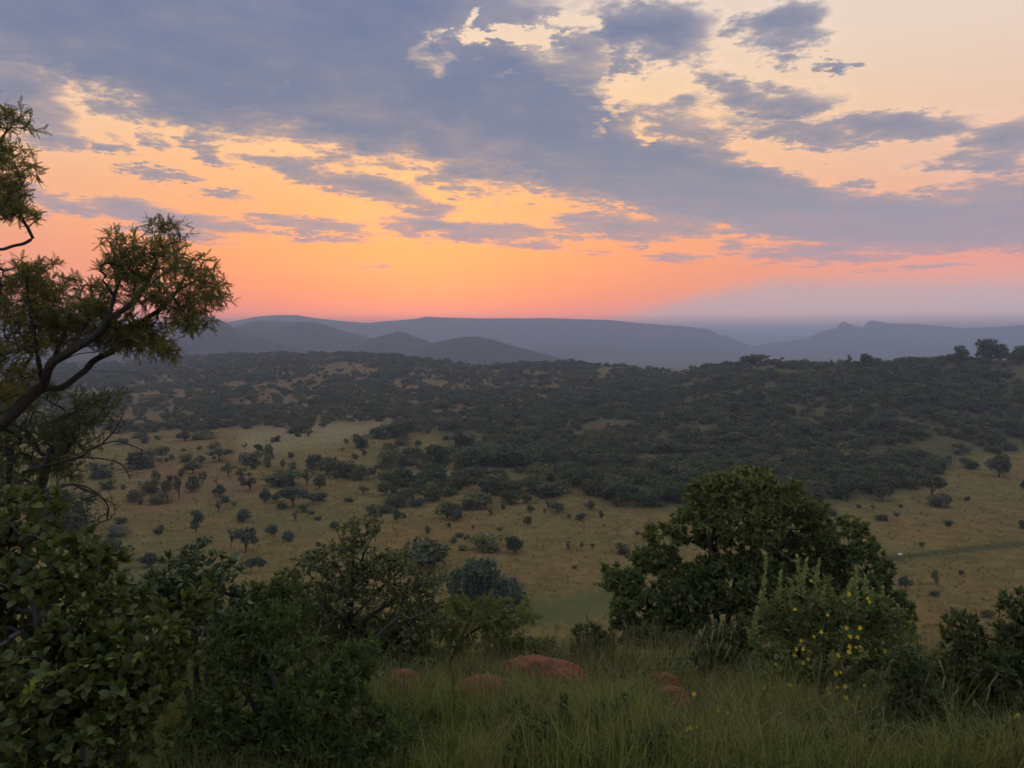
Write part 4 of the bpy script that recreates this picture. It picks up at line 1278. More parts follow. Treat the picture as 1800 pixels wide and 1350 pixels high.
for k in near_:
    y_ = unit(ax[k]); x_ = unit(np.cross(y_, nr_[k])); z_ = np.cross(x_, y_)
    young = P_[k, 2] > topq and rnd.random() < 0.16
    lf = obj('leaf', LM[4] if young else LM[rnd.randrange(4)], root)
    s = sz[k]
    lf.matrix_local = Matrix(((x_[0] * s, y_[0] * s, z_[0] * s, P_[k, 0] - bf[0]), (x_[1] * s, y_[1] * s, z_[1] * s, P_[k, 1] - bf[1]), (x_[2] * s, y_[2] * s, z_[2] * s, P_[k, 2] - bf[2]), (0, 0, 0, 1)))

# --- glossy shrub left of centre
GD = 7.0
gf = foot_of(335, GD)
cl = [clump(x, y, a, h_, GD, rz=0.4, dd=rng.uniform(-.2, .2)) for (x, y, a, h_) in
      [(338, 975, 16, 22), (312, 1000, 36, 22), (362, 1010, 40, 32), (330, 1050, 60, 45), (398, 1005, 18, 24), (285, 1060, 40, 40), (390, 1070, 60, 40), (340, 1120, 90, 50), (250, 1040, 30, 25)]]
woody('glossy_shrub', 'upright glossy leaved shrub rising behind the large leaved bush', 'shrub', gf, stems(gf, [at(335, 1030, GD), at(380, 1050, GD), at(290, 1070, GD)]), cl, 480, 'oval', 'glossy', 0.085, 9,
      seed=31, up=0.9, spread=0.8)

# --- thorny tree in the centre left
HD = 12.0
hf = foot_of(610, HD)
tr = [np.vstack([hf - [0, 0, .1], limb([(610, 1150), (615, 1090), (620, 1020), (622, 960), (622, 900)], HD)])]
for (x, y) in [(575, 960), (590, 925), (660, 930), (690, 955), (540, 980), (720, 990), (770, 1010), (505, 1010), (760, 1075), (520, 1090)]:
    tr.append(limb([(620, min(1140, y + 95)), ((620 + x) / 2, y + 42, rng.uniform(-.2, .2)), (x, y, rng.uniform(-.4, .4))], HD))
cl = [clump(x, y, a, h_, HD, rz=0.7, dd=rng.uniform(-.5, .5)) for (x, y, a, h_) in
      [(620, 925, 30, 14), (622, 960, 46, 18), (655, 915, 14, 8), (628, 1000, 64, 22), (556, 985, 44, 18), (690, 990, 46, 26), (600, 1040, 110, 36), (725, 1035, 58, 30), (640, 1095, 130, 46), (540, 1075, 66, 46), (740, 1085, 50, 36), (505, 1120, 50, 40), (600, 1120, 110, 46),
       (695, 1130, 80, 46), (600, 1150, 100, 40), (765, 1015, 26, 14), (505, 1015, 30, 14), (660, 930, 20, 8)]]
root, _, _ = woody('thorn_tree', 'spiky thorny tree with tiny leaves and a pointed leader, left of centre', 'tree', hf, tr, cl, 3300, 'rhomb', 'thorn', 0.062, 10, step=0.12, lift=0.0, tip_r=0.0028, shell=0.1, seed=41,
                   spread=0.9, up=0.4, back=0.9, prefer_low=0.2)
db = limb([(610, 1180, -.5), (650, 1130, -.6), (690, 1092, -.7), (702, 1083, -.7), (720, 1088, -.7), (745, 1078, -.7), (762, 1066, -.7)], HD)
db2 = limb([(720, 1088, -.7), (724, 1100, -.7)], HD)
tv, tq = tube_arrays([(db, np.linspace(.03, .006, len(db))), (db2, np.linspace(.008, .004, len(db2)))], 6)
part('dead_branch', mesh('dead_branch', tv, tq, M['bark_grey'], smooth=True), root)['label'] = 'bare grey dead branch with a forked tip'

# --- fresh green bush, lower left of centre
ED = 6.0
ef = foot_of(500, ED)
cl = [clump(x, y, a, h_, ED, rz=0.42, dd=dd) for (x, y, a, h_, dd) in
      [(610, 1180, 50, 45, .1), (500, 1165, 80, 60, .3), (425, 1130, 70, 55, .4), (645, 1155, 24, 30, .1), (560, 1260, 110, 70, -.2), (420, 1240, 100, 80, 0), (660, 1285, 40, 24, -.3), (715, 1285, 32, 16, -.4), (480, 1095, 50, 34, .5),
       (380, 1310, 110, 60, -.3), (540, 1330, 120, 50, -.4), (660, 1330, 60, 30, -.4)]]
woody('leafy_bush', 'dense bright green small leaved bush between the corner bush and the red mounds', 'shrub', ef, stems(ef, [at(480, 1190, ED), at(580, 1210, ED), at(420, 1200, ED), at(640, 1260, ED)]), cl, 1500, 'lance', 'fresh', 0.075, 13, tip_r=.0019,
      seed=51, up=0.8, spread=0.8)

# --- pale feathery sapling
SD = 13.0
sf = foot_of(800, SD)
tr = [np.vstack([sf - [0, 0, .1], limb([(790, 1165), (808, 1130), (822, 1095), (850, 1070)], SD)]), np.vstack([foot_of(735, SD) - [0, 0, .1], limb([(738, 1150), (742, 1110), (765, 1080)], SD)]),
      limb([(808, 1130), (835, 1105), (890, 1085)], SD)]
cl = [clump(x, y, a, h_, SD, rz=0.6, dd=rng.uniform(-.3, .3)) for (x, y, a, h_) in
      [(800, 1052, 24, 9), (870, 1058, 40, 9), (825, 1078, 90, 12), (770, 1098, 62, 16), (885, 1092, 55, 16), (820, 1122, 95, 14), (725, 1118, 40, 18), (925, 1075, 26, 8)]]
woody('acacia_sapling', 'pale green feathery acacia sapling on thin forked stems behind the red mounds', 'tree', sf, tr, cl, 330, 'fern', 'sapling', 0.14, 4, seed=61, lift=0.02, shell=0.1, tip_r=0.003, back=0.8, up=0.2, prefer_low=0.2)

# --- blue-green tree down the slope
q0 = pick(845, 1095, 60)
UD = q0[1]
cl = [clump(x, y, a, h_, UD, dd=rng.uniform(-1, 1)) for (x, y, a, h_) in [(845, 1003, 34, 24), (815, 1025, 32, 28), (868, 1030, 34, 22), (845, 1045, 46, 28), (895, 1045, 30, 20), (812, 1060, 26, 24), (870, 1068, 40, 20)]]
woody('willow_like_tree', 'blue-green round crowned tree standing down the slope in the centre', 'tree', q0, stems(q0, [at(840, 1040, UD), at(870, 1045, UD), at(815, 1045, UD)]), cl, 1300, 'rhomb', 'willow', 0.55, 8, step=0.8,
      tip_r=0.02, seed=71, shell=0.45, spread=1.0)

# --- large dark tree right of centre
LD = 22.0
lf_ = foot_of(1275, LD)
tops = [at(1320, 890, LD), at(1245, 910, LD - .5), at(1390, 930, LD + .4), at(1180, 980, LD - .6), at(1470, 990, LD + .3), at(1120, 1050, LD - .4), at(1300, 980, LD - 1.2), at(1520, 1050, LD), at(1400, 1040, LD - 1.2)]
cl = []
for (x, y, a, h_) in [(1322, 842, 42, 26), (1290, 862, 50, 32), (1245, 872, 44, 34), (1370, 872, 48, 34), (1400, 900, 40, 30), (1225, 925, 58, 40), (1305, 920, 80, 48), (1165, 945, 36, 28), (1150, 985, 48, 30), (1095, 1030, 42, 36), (1130, 1072, 66, 42), (1210, 1045, 70, 52),
                      (1300, 1020, 90, 60), (1405, 985, 66, 60), (1445, 935, 30, 34), (1492, 950, 46, 42), (1520, 1010, 50, 58), (1560, 1085, 44, 56), (1475, 1080, 86, 60), (1385, 1090, 90, 46), (1075, 1000, 18, 18), (1190, 1108, 70, 28), (1440, 895, 14, 18),
                      (1595, 1110, 18, 26), (1110, 1105, 40, 22)]:
    cl.append(clump(x, y, a, h_, LD, dd=rng.uniform(-1.3, .9)))
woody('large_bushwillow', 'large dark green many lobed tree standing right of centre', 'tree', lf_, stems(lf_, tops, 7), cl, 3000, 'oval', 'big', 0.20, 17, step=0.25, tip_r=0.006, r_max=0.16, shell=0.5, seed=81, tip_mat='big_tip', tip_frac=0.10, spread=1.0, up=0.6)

# --- yellow flowering shrub
YD = 9.0
yf = foot_of(1465, YD)
cl = [clump(x, y, a, h_, YD, rz=0.42, dd=dd) for (x, y, a, h_, dd) in
      [(1365, 1065, 36, 38, .1), (1425, 1045, 42, 42, .15), (1515, 1065, 44, 36, .1), (1460, 1100, 95, 52, 0), (1365, 1125, 48, 48, 0), (1560, 1110, 48, 46, 0), (1475, 1170, 115, 60, -.2), (1420, 1235, 95, 50, -.3), (1540, 1210, 80, 56, -.2), (1480, 1275, 100, 40, -.6), (1425, 1250, 95, 44, -.7), (1545, 1250, 90, 44, -.6), (1590, 1190, 50, 50, -.2), (1350, 1190, 50, 40, -.2)]]
root, _, _ = woody('flowering_shrub', 'yellow flowering shrub with upright leafy shoots in front of the large tree', 'shrub', yf, stems(yf, [at(1380, 1110, YD), at(1450, 1090, YD), at(1520, 1110, YD), at(1440, 1180, YD - .2), at(1540, 1160, YD)]),
                   cl, 1250, 'oval', 'spike', 0.085, 9, seed=91, up=1.0, spread=0.8, shell=0.35)
rs = np.random.default_rng(92)
sp_paths = []
for (x, y, L) in [(1347, 982, 95), (1372, 1008, 60), (1401, 980, 70), (1418, 985, 60), (1440, 984, 75), (1450, 1030, 40), (1505, 998, 75), (1521, 1014, 55), (1498, 1020, 45), (1552, 1034, 45), (1578, 1064, 40), (1336, 1045, 45), (1330, 1070, 45),
                  (1313, 1108, 30), (1390, 1022, 40), (1462, 1036, 40), (1535, 1035, 40), (1600, 1095, 35), (1386, 1050, 40), (1480, 1050, 40)]:
    dz = rs.uniform(-.25, .1)
    sp_paths.append((at(x, y, YD + dz), at(x + rs.uniform(-10, 10), y + L, YD + dz)))
PP, AA, NN, SS = [], [], [], []
shoot = []
for tip, bs in sp_paths:
    shoot.append((np.linspace(bs, tip, 5), np.linspace(.006, .003, 5)))
    L = np.linalg.norm(tip - bs)
    n = int(10 + 50 * L)
    for q in range(n):
        t = q / (n - 1)
        a = q * 2.4
        rad_ = np.array([math.cos(a), math.sin(a), 0])
        PP.append(bs + (tip - bs) * t); AA.append(rad_ * (0.85 - .3 * t) + [0, 0, .55 + .45 * t]); NN.append(rad_ * -.5 + [0, 0, 1]); SS.append(0.088 * (1 - .35 * t) * rs.uniform(.8, 1.15))
PP, AA, NN, SS = map(np.array, (PP, AA, NN, SS))
part('shoot_leaves', leaves_mesh('shoot_leaves', 'broad', PP, AA, NN, SS * .8, M['spike_tip'], width=1.2), root)
tv, tq = tube_arrays(shoot, 5)
part('shoot', mesh('shoot', tv, tq, M['spike']), root)


def flower_mesh(nm, seed):
    r_ = np.random.default_rng(seed)
    V, T = [], []
    for k in range(5):
        a = k * 2 * math.pi / 5 + r_.uniform(-.1, .1)
        d = np.array([math.cos(a), math.sin(a), 0]); s = np.array([-d[1], d[0], 0])
        o0 = len(V)
        V += [d * .05, d * .55 + s * .28 + [0, 0, .16], d * .55 - s * .28 + [0, 0, .16], d * 1.0 + s * .17 + [0, 0, .10], d * 1.0 - s * .17 + [0, 0, .10], d * .6 + [0, 0, .10]]
        T += [[o0, o0 + 2, o0 + 5], [o0, o0 + 5, o0 + 1], [o0 + 1, o0 + 5, o0 + 3], [o0 + 5, o0 + 4, o0 + 3], [o0 + 5, o0 + 2, o0 + 4]]
    o0 = len(V)
    for k in range(6):
        V.append(np.array([.16 * math.cos(k * 1.047), .16 * math.sin(k * 1.047), .06]))
    V.append(np.array([0, 0, .2]))
    T += [[o0 + k, o0 + (k + 1) % 6, o0 + 6] for k in range(6)]
    return mesh(nm, np.array(V), np.array(T), M['petal'])


FL = [flower_mesh('flower', q) for q in range(3)]


def flower(p, r, parent, pf):
    f_ = obj('flower', FL[rnd.randrange(3)], parent)
    f_.location = p - pf
    dv = Vector((-p[0] * .35 + rnd.uniform(-.3, .3), -1.0, rnd.uniform(.1, .9)))
    f_.rotation_euler = dv.to_track_quat('Z', 'Y').to_euler()
    f_.scale = (r, r, r)


for s in '''1398 1071|1455 1081|1493 1044|1525 1052|1529 1058|1488 1104|1512 1104|1495 1119|1508 1120|1494 1137|1505 1138|1512 1136|1493 1146|1474 1152|1557 1146|1408 1126|1431 1119|1400 1141|1412 1141|1396 1152
1421 1159|1412 1165|1426 1021|1444 1111|1470 1184|1478 1182|1472 1208|1486 1207|1458 1218|1454 1211|1488 1226|1364 1167|1344 1211|1361 1208|1389 1204|1510 1225|1463 1252|1400 1293|1427 1285|1440 1295|1475 1292|1406 1232|1425 1230|1500 1240|1515 1240|1358 1267|1352 1272|1458 1262|1520 1205'''.replace('\n', '|').split('|'):
    x, y = map(float, s.split())
    d_ = YD - 0.55 - (0.25 if y > 1180 else 0) - 0.12 * (y - 1040) / 250
    while at(x, y, d_)[2] < H(at(x, y, d_)[0], d_) + .12: d_ -= .1
    flower(at(x, y, d_), rnd.uniform(.018, .029), root, yf)

# --- low wildflower plants
for (fx, depth, lab, fl) in [(1230, 8.4, 'low yellow wildflowers in the grass left of the flowering shrub', [(1220, 1220), (1215, 1280), (1223, 1279), (1232, 1296), (1243, 1296), (1208, 1282)]),
                             (1270, 8.7, 'yellow wildflower between the red mound and the flowering shrub', [(1262, 1249), (1255, 1270), (1279, 1253)]),
                             (1305, 8.6, 'pair of yellow wildflowers at the foot of the flowering shrub', [(1303, 1247), (1307, 1265)]),
                             (1775, 8.0, 'yellow wildflowers at the right edge of the picture', [(1767, 1270), (1788, 1260), (1775, 1283), (1790, 1256)])]:
    while to_px(foot_of(fx, depth))[1] < max(y for _, y in fl) + 40: depth *= .98
    wf = foot_of(fx, depth)
    root = empty('wildflower', wf, lab, 'wildflower', 'low yellow wildflowers')
    pth = []; PPs = []
    for (x, y) in fl:
        tp = at(x, y, depth)
        bs = wf + np.array([rnd.uniform(-.1, .1), rnd.uniform(-.1, .1), -.05])
        s = np.linspace(0, 1, 6)[:, None]
        md = (bs + tp) / 2 + [0, 0, .1]
        pp = (1 - s) ** 2 * bs + 2 * s * (1 - s) * md + s * s * tp
        pth.append((pp, np.full(6, .003)))
        PPs += [pp[k] for k in (1, 2, 3, 4) for _ in range(3)]
        flower(tp, rnd.uniform(.013, .019), root, wf)
    tv, tq = tube_arrays(pth, 4)
    part('stem', mesh('stem', tv, tq, M['spike']), root)
    PPs = np.array(PPs)
    part('leaves', leaves_mesh('leaves', 'lance', PPs, rng.normal(size=PPs.shape) + [0, 0, .6], rng.normal(size=PPs.shape) + [0, 0, 1], 0.07, M['shade']), root)

# --- other shrubs and herbs
for (name, lab, fx, depth, cls, n, leaf, mt, size, per) in [
    ('leafy_shrub', 'small leafy shrub right of the flowering shrub', 1690, 9.5, [(1690, 1110, 36, 34), (1700, 1165, 54, 50), (1660, 1205, 56, 50), (1715, 1235, 60, 50), (1650, 1250, 50, 40)], 620, 'oval', 'shade', .075, 9),
    ('leafy_shrub', 'leafy shrub cut by the right edge of the picture', 1810, 8.6, [(1790, 1065, 36, 30), (1790, 1130, 56, 56), (1765, 1185, 50, 50), (1800, 1230, 70, 60), (1850, 1150, 50, 90), (1750, 1260, 50, 40)], 800, 'oval', 'shade', .08, 9),
    ('leafy_shrub', 'dark shrub among tall grass left of the large tree foot', 1035, 15.5, [(1035, 1115, 30, 22), (1050, 1135, 36, 26), (1015, 1140, 18, 18)], 260, 'oval', 'shade', .09, 9),
    ('leafy_shrub', 'dark understorey shrub below the left lobes of the large tree', 1150, 17.0, [(1140, 1120, 46, 26), (1190, 1135, 46, 26), (1105, 1140, 30, 20)], 300, 'oval', 'shade', .10, 9),
    ('leafy_shrub', 'understorey shrub between the large tree trunk and the flowering shrub', 1280, 13.0, [(1270, 1130, 46, 36), (1310, 1120, 30, 44), (1250, 1165, 44, 24), (1300, 1170, 50, 30)], 380, 'oval', 'shade', .08, 9),
    ('leafy_shrub', 'green shrub behind the fresh green bush at left', 450, 9.2, [(450, 1060, 56, 36), (500, 1040, 34, 26), (420, 1090, 50, 36), (520, 1080, 40, 34)], 420, 'lance', 'fresh', .09, 11),
    ('leafy_shrub', 'dim shrub on the slope between the corner bush and the glossy shrub', 215, 13.0, [(210, 1030, 40, 26), (180, 1050, 40, 24), (245, 1050, 34, 22), (215, 1065, 60, 24)], 300, 'oval', 'shade', .11, 9),
    ('leafy_shrub', 'low grey green scrub behind the pointed red mound', 930, 15.0, [(900, 1130, 40, 18), (950, 1135, 36, 16), (880, 1150, 36, 18)], 240, 'lance', 'shade', .09, 9),
    ('leafy_shrub', 'dim shrub under the thorny tree beside the sapling stems', 700, 13.6, [(690, 1140, 55, 30), (745, 1155, 44, 24), (650, 1160, 44, 28)], 420, 'lance', 'shade', .09, 9),
    ('leafy_shrub', 'trailing leafy shrub under the right side of the flowering shrub', 1600, 8.8, [(1600, 1170, 36, 40), (1610, 1230, 50, 50), (1580, 1280, 60, 36)], 330, 'oval', 'shade', .075, 9),
    ('herb', 'yellow-green small leaved herb in the grass at bottom centre', 915, 7.6, [(910, 1250, 26, 20), (930, 1275, 30, 24), (895, 1280, 24, 22)], 220, 'oval', 'sapling', .055, 9),
    ('herb', 'dark upright herb with a narrow spire at bottom centre', 992, 7.2, [(990, 1245, 9, 18), (991, 1278, 13, 26), (985, 1305, 28, 22)], 200, 'lance', 'fresh', .065, 10),
    ('herb', 'leafy green herb clump at the bottom edge left of the spire', 945, 6.7, [(940, 1300, 36, 34), (915, 1325, 34, 26), (970, 1325, 32, 26)], 300, 'oval', 'fresh', .058, 9),
    ('herb', 'thin stemmed leafy herb right of the dark spire', 1065, 7.4, [(1060, 1262, 32, 28), (1095, 1242, 20, 22), (1085, 1290, 38, 28), (1045, 1300, 30, 24)], 260, 'oval', 'shade', .055, 8),
    ('herb', 'dark leafy herb beside the second red mound from the left', 893, 9.3, [(893, 1225, 12, 14), (902, 1238, 16, 12)], 100, 'oval', 'fresh', .06, 8),
    ('herb', 'dark tangled herb at the bottom edge right of centre', 1105, 6.7, [(1100, 1318, 44, 28), (1145, 1310, 36, 26)], 260, 'lance', 'shade', .065, 9),
    ('herb', 'dark green herb in the grass right of the bright green bush', 735, 7.4, [(730, 1275, 34, 18), (760, 1262, 18, 14), (705, 1285, 30, 18)], 200, 'lance', 'fresh', .065, 9),
    ('herb', 'greyish herb among grass below the dull red mound', 1200, 7.4, [(1190, 1290, 30, 20), (1225, 1300, 28, 18), (1170, 1305, 24, 16)], 180, 'lance', 'shade', .06, 8),
    ('herb', 'low leafy weed at the bottom edge below the wildflowers', 1300, 6.7, [(1290, 1325, 44, 20), (1345, 1322, 40, 20)], 240, 'oval', 'shade', .055, 9),
    ('herb', 'low leafy weed at the bottom edge below the flowering shrub', 1420, 6.9, [(1400, 1318, 44, 22), (1450, 1310, 40, 22)], 240, 'oval', 'shade', .055, 9),
    ('herb', 'small green weed at the bottom edge beside the bright green bush', 800, 6.6, [(790, 1325, 24, 18), (820, 1330, 22, 14)], 130, 'lance', 'fresh', .055, 9),
    ('leafy_shrub', 'shaded low shrub along the bottom right of the picture', 1560, 7.2, [(1530, 1300, 60, 26), (1600, 1310, 60, 26), (1480, 1320, 50, 22)], 300, 'oval', 'shade', .06, 9),
    ('leafy_shrub', 'shaded shrub in the bottom right corner', 1760, 7.0, [(1730, 1310, 60, 30), (1790, 1300, 50, 34), (1680, 1320, 50, 26)], 300, 'oval', 'shade', .06, 9),
]:
    while to_px(foot_of(fx, depth))[1] < max(c[1] + c[3] * .6 for c in cls): depth *= .98
    ff = foot_of(fx, depth)
    cl = [clump(x, y, a, h_, depth, dd=rng.uniform(-.15, .15)) for (x, y, a, h_) in cls]
    woody(name, lab, 'herb' if name == 'herb' else 'shrub', ff, stems(ff, [c[0] for c in cl]), cl, n, leaf, mt, size, per, tip_r=0.002, seed=fx, up=0.8, spread=0.9, step=0.1)

# --- red earth mounds
m, b, o = new_mat('red_earth')
tc = b.node('ShaderNodeTexCoord').outputs['Object']
n1 = b.noise(tc, 5, 7, 0.65); n2 = b.noise(tc, 28, 5, 0.7)
col = b.ramp(n1, [(0.3, C(.10, .032, .013)), (0.5, C(.22, .068, .025)), (0.7, C(.31, .11, .045))])
col = b.mix(b.smooth(n2, .55, .8, 0, .5), col, C(.07, .04, .026))
pr = b.node('ShaderNodeBsdfPrincipled'); b.put(pr.inputs['Base Color'], col); pr.inputs['Roughness'].default_value = .95
bp = b.node('ShaderNodeBump'); bp.inputs['Strength'].default_value = 1.0; bp.inputs['Distance'].default_value = .06
b.put(bp.inputs['Height'], b.m('ADD', n1, b.m('MULTIPLY', n2, .5)))
m.node_tree.links.new(bp.outputs[0], pr.inputs['Normal']); m.node_tree.links.new(pr.outputs[0], o.inputs['Surface'])
M['red'] = m
for k, (cx_, depth, hw, top, peak, lab) in enumerate([
    (708, 8.9, 34, 1192, -.35, 'red earth mound half hidden by the bright green bush'), (842, 9.2, 58, 1204, .15, 'low rounded red earth mound in the grass at centre'),
    (972, 10.9, 66, 1160, -.7, 'long pointed red earth mound sloping down to the right'), (1175, 9.8, 32, 1198, -.1, 'small rounded red earth mound left of the wildflowers'),
    (1190, 8.5, 36, 1240, .1, 'dull red earth mound nearest the low yellow wildflowers')]):
    gf_ = foot_of(cx_, depth)
    a = hw * pxs(depth); tz = at(cx_, top, depth)[2]
    hgt = max(tz - gf_[2], .12) + (.14 if k == 2 else .22)
    r_ = np.random.default_rng(200 + k)
    nu, nv = 64, 30
    U, W = np.meshgrid(np.linspace(0, 2 * math.pi, nu, endpoint=False), np.linspace(0, 1, nv))
    rad = np.cos(W * math.pi / 2) ** .75 * (1 + .16 * np.sin(U * 2 + k) + .10 * np.sin(U * 3 + 2.3 * k))
    X = a * 1.08 * rad * np.cos(U) + peak * a * (W ** 1.5); Y = a * .75 * rad * np.sin(U)
    Z = hgt * np.sin(W * math.pi / 2) ** 1.1 - .12
    nz = fbm(X / (a * .42) + k * 7, (Y + 1.3 * Z) / (a * .42), 5, 60 + k) * .12 * a
    X = X + nz * np.cos(U) * rad; Y = Y + nz * np.sin(U) * rad; Z = Z + nz * .8 * W
    V = np.stack([X, Y, Z], -1).reshape(-1, 3)
    i, j = np.meshgrid(np.arange(nv - 1), np.arange(nu), indexing='ij'); j2 = (j + 1) % nu
    q = np.stack([i * nu + j, i * nu + j2, (i + 1) * nu + j2, (i + 1) * nu + j], -1).reshape(-1, 4)
    tag(obj('earth_mound', mesh('earth_mound', V, q, M['red'], smooth=True), loc=gf_), lab, 'mound', 'red earth mounds in the grass')

# white marker stone beside the rut on the right
wp = pick(1582, 976, 60)
V = np.array([[x, y, z] for z in (-.1, .32) for x, y in ((-.42, -.3), (.42, -.3), (.36, .3), (-.36, .3))], float); V[4:, :2] *= .8
m, b, o = new_mat('whitewash')
pr = b.node('ShaderNodeBsdfPrincipled'); tcn = b.noise(b.node('ShaderNodeTexCoord').outputs['Object'], 4, 4)
b.put(pr.inputs['Base Color'], b.mix(tcn, C(.6, .58, .54), C(.8, .78, .74))); m.node_tree.links.new(pr.outputs[0], o.inputs['Surface'])
tag(obj('marker_stone', mesh('marker_stone', V, hz_f, m), loc=wp), 'small white stone beside the green rut on the right', 'stone')

# ------------------------------------------------------------------ grass


def blades(n, ymin, ymax, hmin, hmax, wdt, seed, segs=3, lean=0.35, keep=None, power=1.0):
    r_ = np.random.default_rng(seed)
    y = ymin + (ymax - ymin) * r_.random(n) ** power
    x = r_.uniform(-.78, .78, n) * y
    cl_ = fbm(x / .55, y / .55, 2, seed)
    k = r_.random(n) < np.clip(.62 + .9 * cl_, .08, 1)
    if keep is not None: k &= keep(x, y)
    x, y = x[k], y[k]; n = len(x)
    z = height(x, y) - .02
    h_ = r_.uniform(hmin, hmax, n) * (.55 + 1.0 * np.clip(fbm(x / .9, y / .9, 2, seed + 9) + .35, 0, 1))
    a = r_.uniform(0, 2 * math.pi, n); ln = np.abs(r_.normal(0, lean, n)) * h_
    dx, dy = np.cos(a) * ln, np.sin(a) * ln
    fa = r_.uniform(0, math.pi, n)
    sx_, sy_ = np.cos(fa), np.sin(fa)
    wd = wdt * r_.uniform(.6, 1.3, n)
    rows_ = []
    for s in range(segs + 1):
        t = s / segs
        c = np.stack([x + dx * t ** 2, y + dy * t ** 2, z + h_ * (t - .25 * (ln / h_) * t ** 3)], -1)
        w_ = wd * (1 - t ** 1.5) * .5
        off_ = np.stack([sx_ * w_, sy_ * w_, 0 * w_], -1)
        if s == segs: rows_.append(c[:, None])
        else: rows_ += [(c - off_)[:, None], (c + off_)[:, None]]
    V = np.concatenate(rows_, 1)
    m_ = V.shape[1]
    T = []
    for s in range(segs - 1):
        T += [[2 * s, 2 * s + 1, 2 * s + 3], [2 * s, 2 * s + 3, 2 * s + 2]]
    T += [[2 * segs - 2, 2 * segs - 1, 2 * segs]]
    T = np.array(T)[None] + (np.arange(n) * m_)[:, None, None]
    return V.reshape(-1, 3), T.reshape(-1, 3)


MOUNDS = [(foot_of(c_, d_), h_ * pxs(d_)) for c_, d_, h_ in ((708, 8.9, 34), (842, 9.2, 58), (972, 10.9, 66), (1175, 9.8, 32), (1190, 8.5, 36))]


def clear_of_mounds(x, y):
    k = np.ones(len(x), bool)
    for c_, a in MOUNDS:
        k &= ~((np.abs(x - c_[0]) < a * .9) & (y > c_[1] - 1.3 - a * .5) & (y < c_[1] + a * .7) & (np.random.default_rng(5).random(len(x)) < .93))
    return k


V, T = blades(70000, 5.2, 15.5, .12, .34, .009, 301, power=1.15, lean=.6, keep=clear_of_mounds)
Vb, Tb = blades(45000, 5.2, 9.2, .22, .62, .008, 309, lean=.7, keep=clear_of_mounds)
V, T = np.vstack([V, Vb]), np.vstack([T, Tb + len(V)])
Vb, Tb = blades(9000, 6.5, 13, .06, .20, .009, 311, lean=.6)
V, T = np.vstack([V, Vb]), np.vstack([T, Tb + len(V)])
tag(obj('grass', mesh('grass', V, T, M['grass'])), 'tall green grass covering the slope in the foreground', kind='stuff')
V1, T1 = blades(16000, 5.5, 17, .25, .65, .006, 303, lean=.4, keep=clear_of_mounds)
V2, T2 = blades(15000, 15, 34, .25, .6, .02, 305, lean=.4)
tag(obj('dry_grass', mesh('dry_grass', np.vstack([V1, V2]), np.vstack([T1, T2 + len(V1)]), M['straw'])), 'dry straw coloured grass mixed through the green grass', kind='stuff')

# tall stems with pale seed heads
r_ = np.random.default_rng(77)
paths, heads = [], []
stem_spots = [(693, 1145, 1215), (658, 1190, 1230), (832, 1135, 1215), (816, 1178, 1235), (1033, 1098, 1190), (1060, 1090, 1195), (1075, 1120, 1195), (1100, 1150, 1210), (1150, 1140, 1200), (1165, 1088, 1190), (1120, 1165, 1215), (1180, 1175, 1230),
              (1235, 1115, 1215), (1290, 1160, 1230), (1308, 1165, 1235), (1340, 1165, 1235), (1425, 1190, 1270), (1440, 1182, 1270), (1517, 1235, 1300), (1645, 1235, 1290), (1595, 1240, 1300), (1013, 1285, 1345), (873, 1250, 1310), (880, 1250, 1312),
              (955, 1290, 1345), (1060, 1320, 1360), (1218, 1190, 1260), (1315, 1232, 1280), (1210, 1130, 1215), (1185, 1150, 1215), (1020, 1130, 1190), (1000, 1155, 1200), (980, 1150, 1195), (795, 1150, 1210), (770, 1165, 1220)]
for (x, y0, y1) in stem_spots + [(r_.uniform(1000, 1330), r_.uniform(1105, 1180), 1225) for _ in range(60)] + [(r_.uniform(700, 1750), r_.uniform(1180, 1300), 1330) for _ in range(90)]:
    depth = float(np.interp(y1, [1150, 1186, 1224, 1250, 1300, 1350], [15, 12, 10, 9, 7.6, 6.5])) + r_.uniform(-.3, .3)
    tp = at(x, y0, depth)
    bx = tp[0] + r_.normal(0, .09); by = depth + r_.normal(0, .12)
    bs = np.array([bx, by, H(bx, by) - .03])
    s = np.linspace(0, 1, 6)[:, None]
    md = (bs + tp) / 2 + [(bs[0] - tp[0]) * .3, 0, .12]
    pp = (1 - s) ** 2 * bs + 2 * s * (1 - s) * md + s * s * tp
    paths.append((pp, np.linspace(.0048, .003, 6)))
    dv = unit(pp[-1] - pp[-2])
    L = r_.uniform(.10, .22)
    heads.append((np.stack([tp - dv * .01, tp + dv * L * .35, tp + dv * L * .75, tp + dv * L]), np.array([.004, .012, .010, .002])))
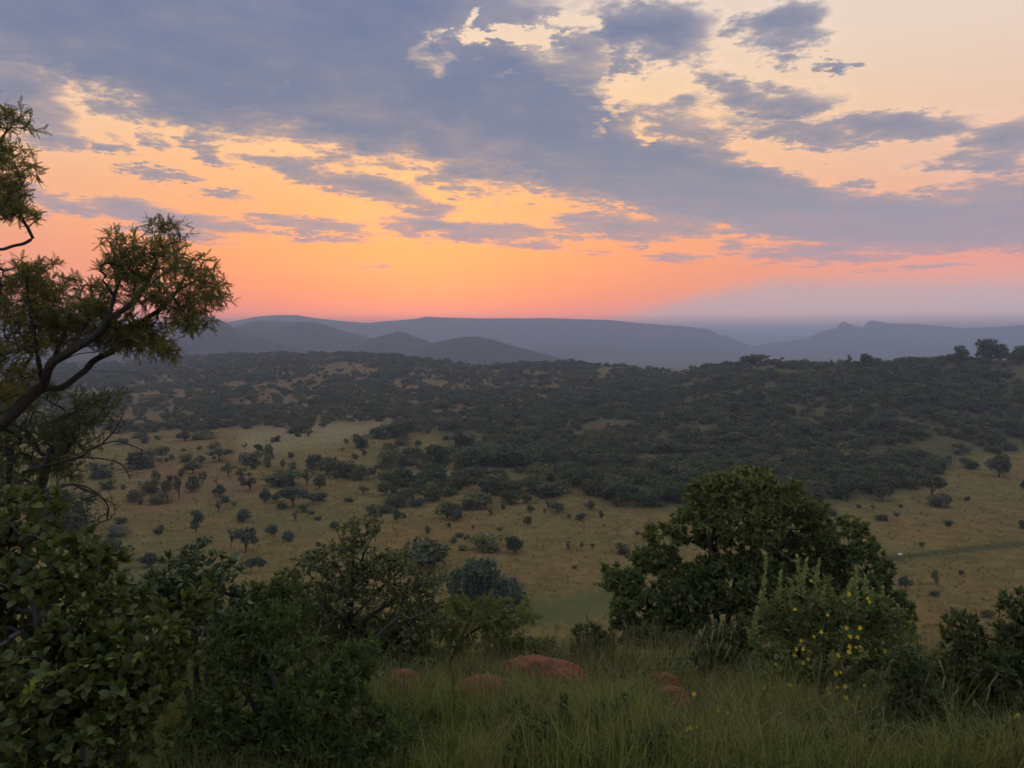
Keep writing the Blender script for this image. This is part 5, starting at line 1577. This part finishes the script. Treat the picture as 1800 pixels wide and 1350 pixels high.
for _ in range(60):   # arching pale blades
    x, y = r_.uniform(740, 900), r_.uniform(1215, 1300)
    if r_.random() < .3: x, y = r_.uniform(1500, 1720), r_.uniform(1270, 1320)
    depth = 8.0 + r_.uniform(-.5, .6)
    bs = at(x, y + 70, depth); bs[2] = H(bs[0], bs[1])
    tp = at(x - r_.uniform(40, 120), y - r_.uniform(-20, 40), depth)
    if r_.random() < .5: tp = at(x + r_.uniform(10, 60), y + 10, depth)
    s = np.linspace(0, 1, 9)[:, None]
    md = np.array([(bs[0] * .6 + tp[0] * .4), depth, max(bs[2], tp[2]) + .30])
    paths.append(((1 - s) ** 2 * bs + 2 * s * (1 - s) * md + s * s * tp, np.linspace(.003, .0012, 9)))
v1, q1 = tube_arrays(paths + heads, 4)
tag(obj('tall_grass_stems', mesh('tall_grass_stems', v1, q1, M['straw'])), 'tall pale grass stems with seed heads standing above the grass', kind='stuff')

# low broad leaved weeds mixed into the grass
r_ = np.random.default_rng(99)
n = 900
wy_ = r_.uniform(5.6, 14.5, n); wx_ = r_.uniform(-.7, .75, n) * wy_
kk = (fbm(wx_ / 1.6, wy_ / 1.6, 2, 97) > -.15) & clear_of_mounds(wx_, wy_)
wx_, wy_ = wx_[kk], wy_[kk]; n = len(wx_)
hh_ = r_.uniform(.12, .42, n)
m_ = 22
PP = np.repeat(np.stack([wx_, wy_, height(wx_, wy_)], -1), m_, 0)
t_ = r_.random(n * m_); hr = np.repeat(hh_, m_)
off_ = r_.normal(0, .5, (n * m_, 3)) * (hr * .35)[:, None]
PP = PP + off_ * [1, 1, 0] + np.stack([0 * t_, 0 * t_, t_ * hr], -1)
AA = off_ + np.stack([0 * t_, 0 * t_, hr * .25], -1) + r_.normal(0, .02, (n * m_, 3))
me = leaves_mesh('weeds', 'oval', PP, AA, r_.normal(0, .4, (n * m_, 3)) + [0, 0, 1], np.repeat(r_.uniform(.03, .075, n), m_) * r_.uniform(.7, 1.2, n * m_), M['shade'])
tag(obj('weeds', me), 'low broad leaved weeds mixed into the foreground grass', kind='stuff')
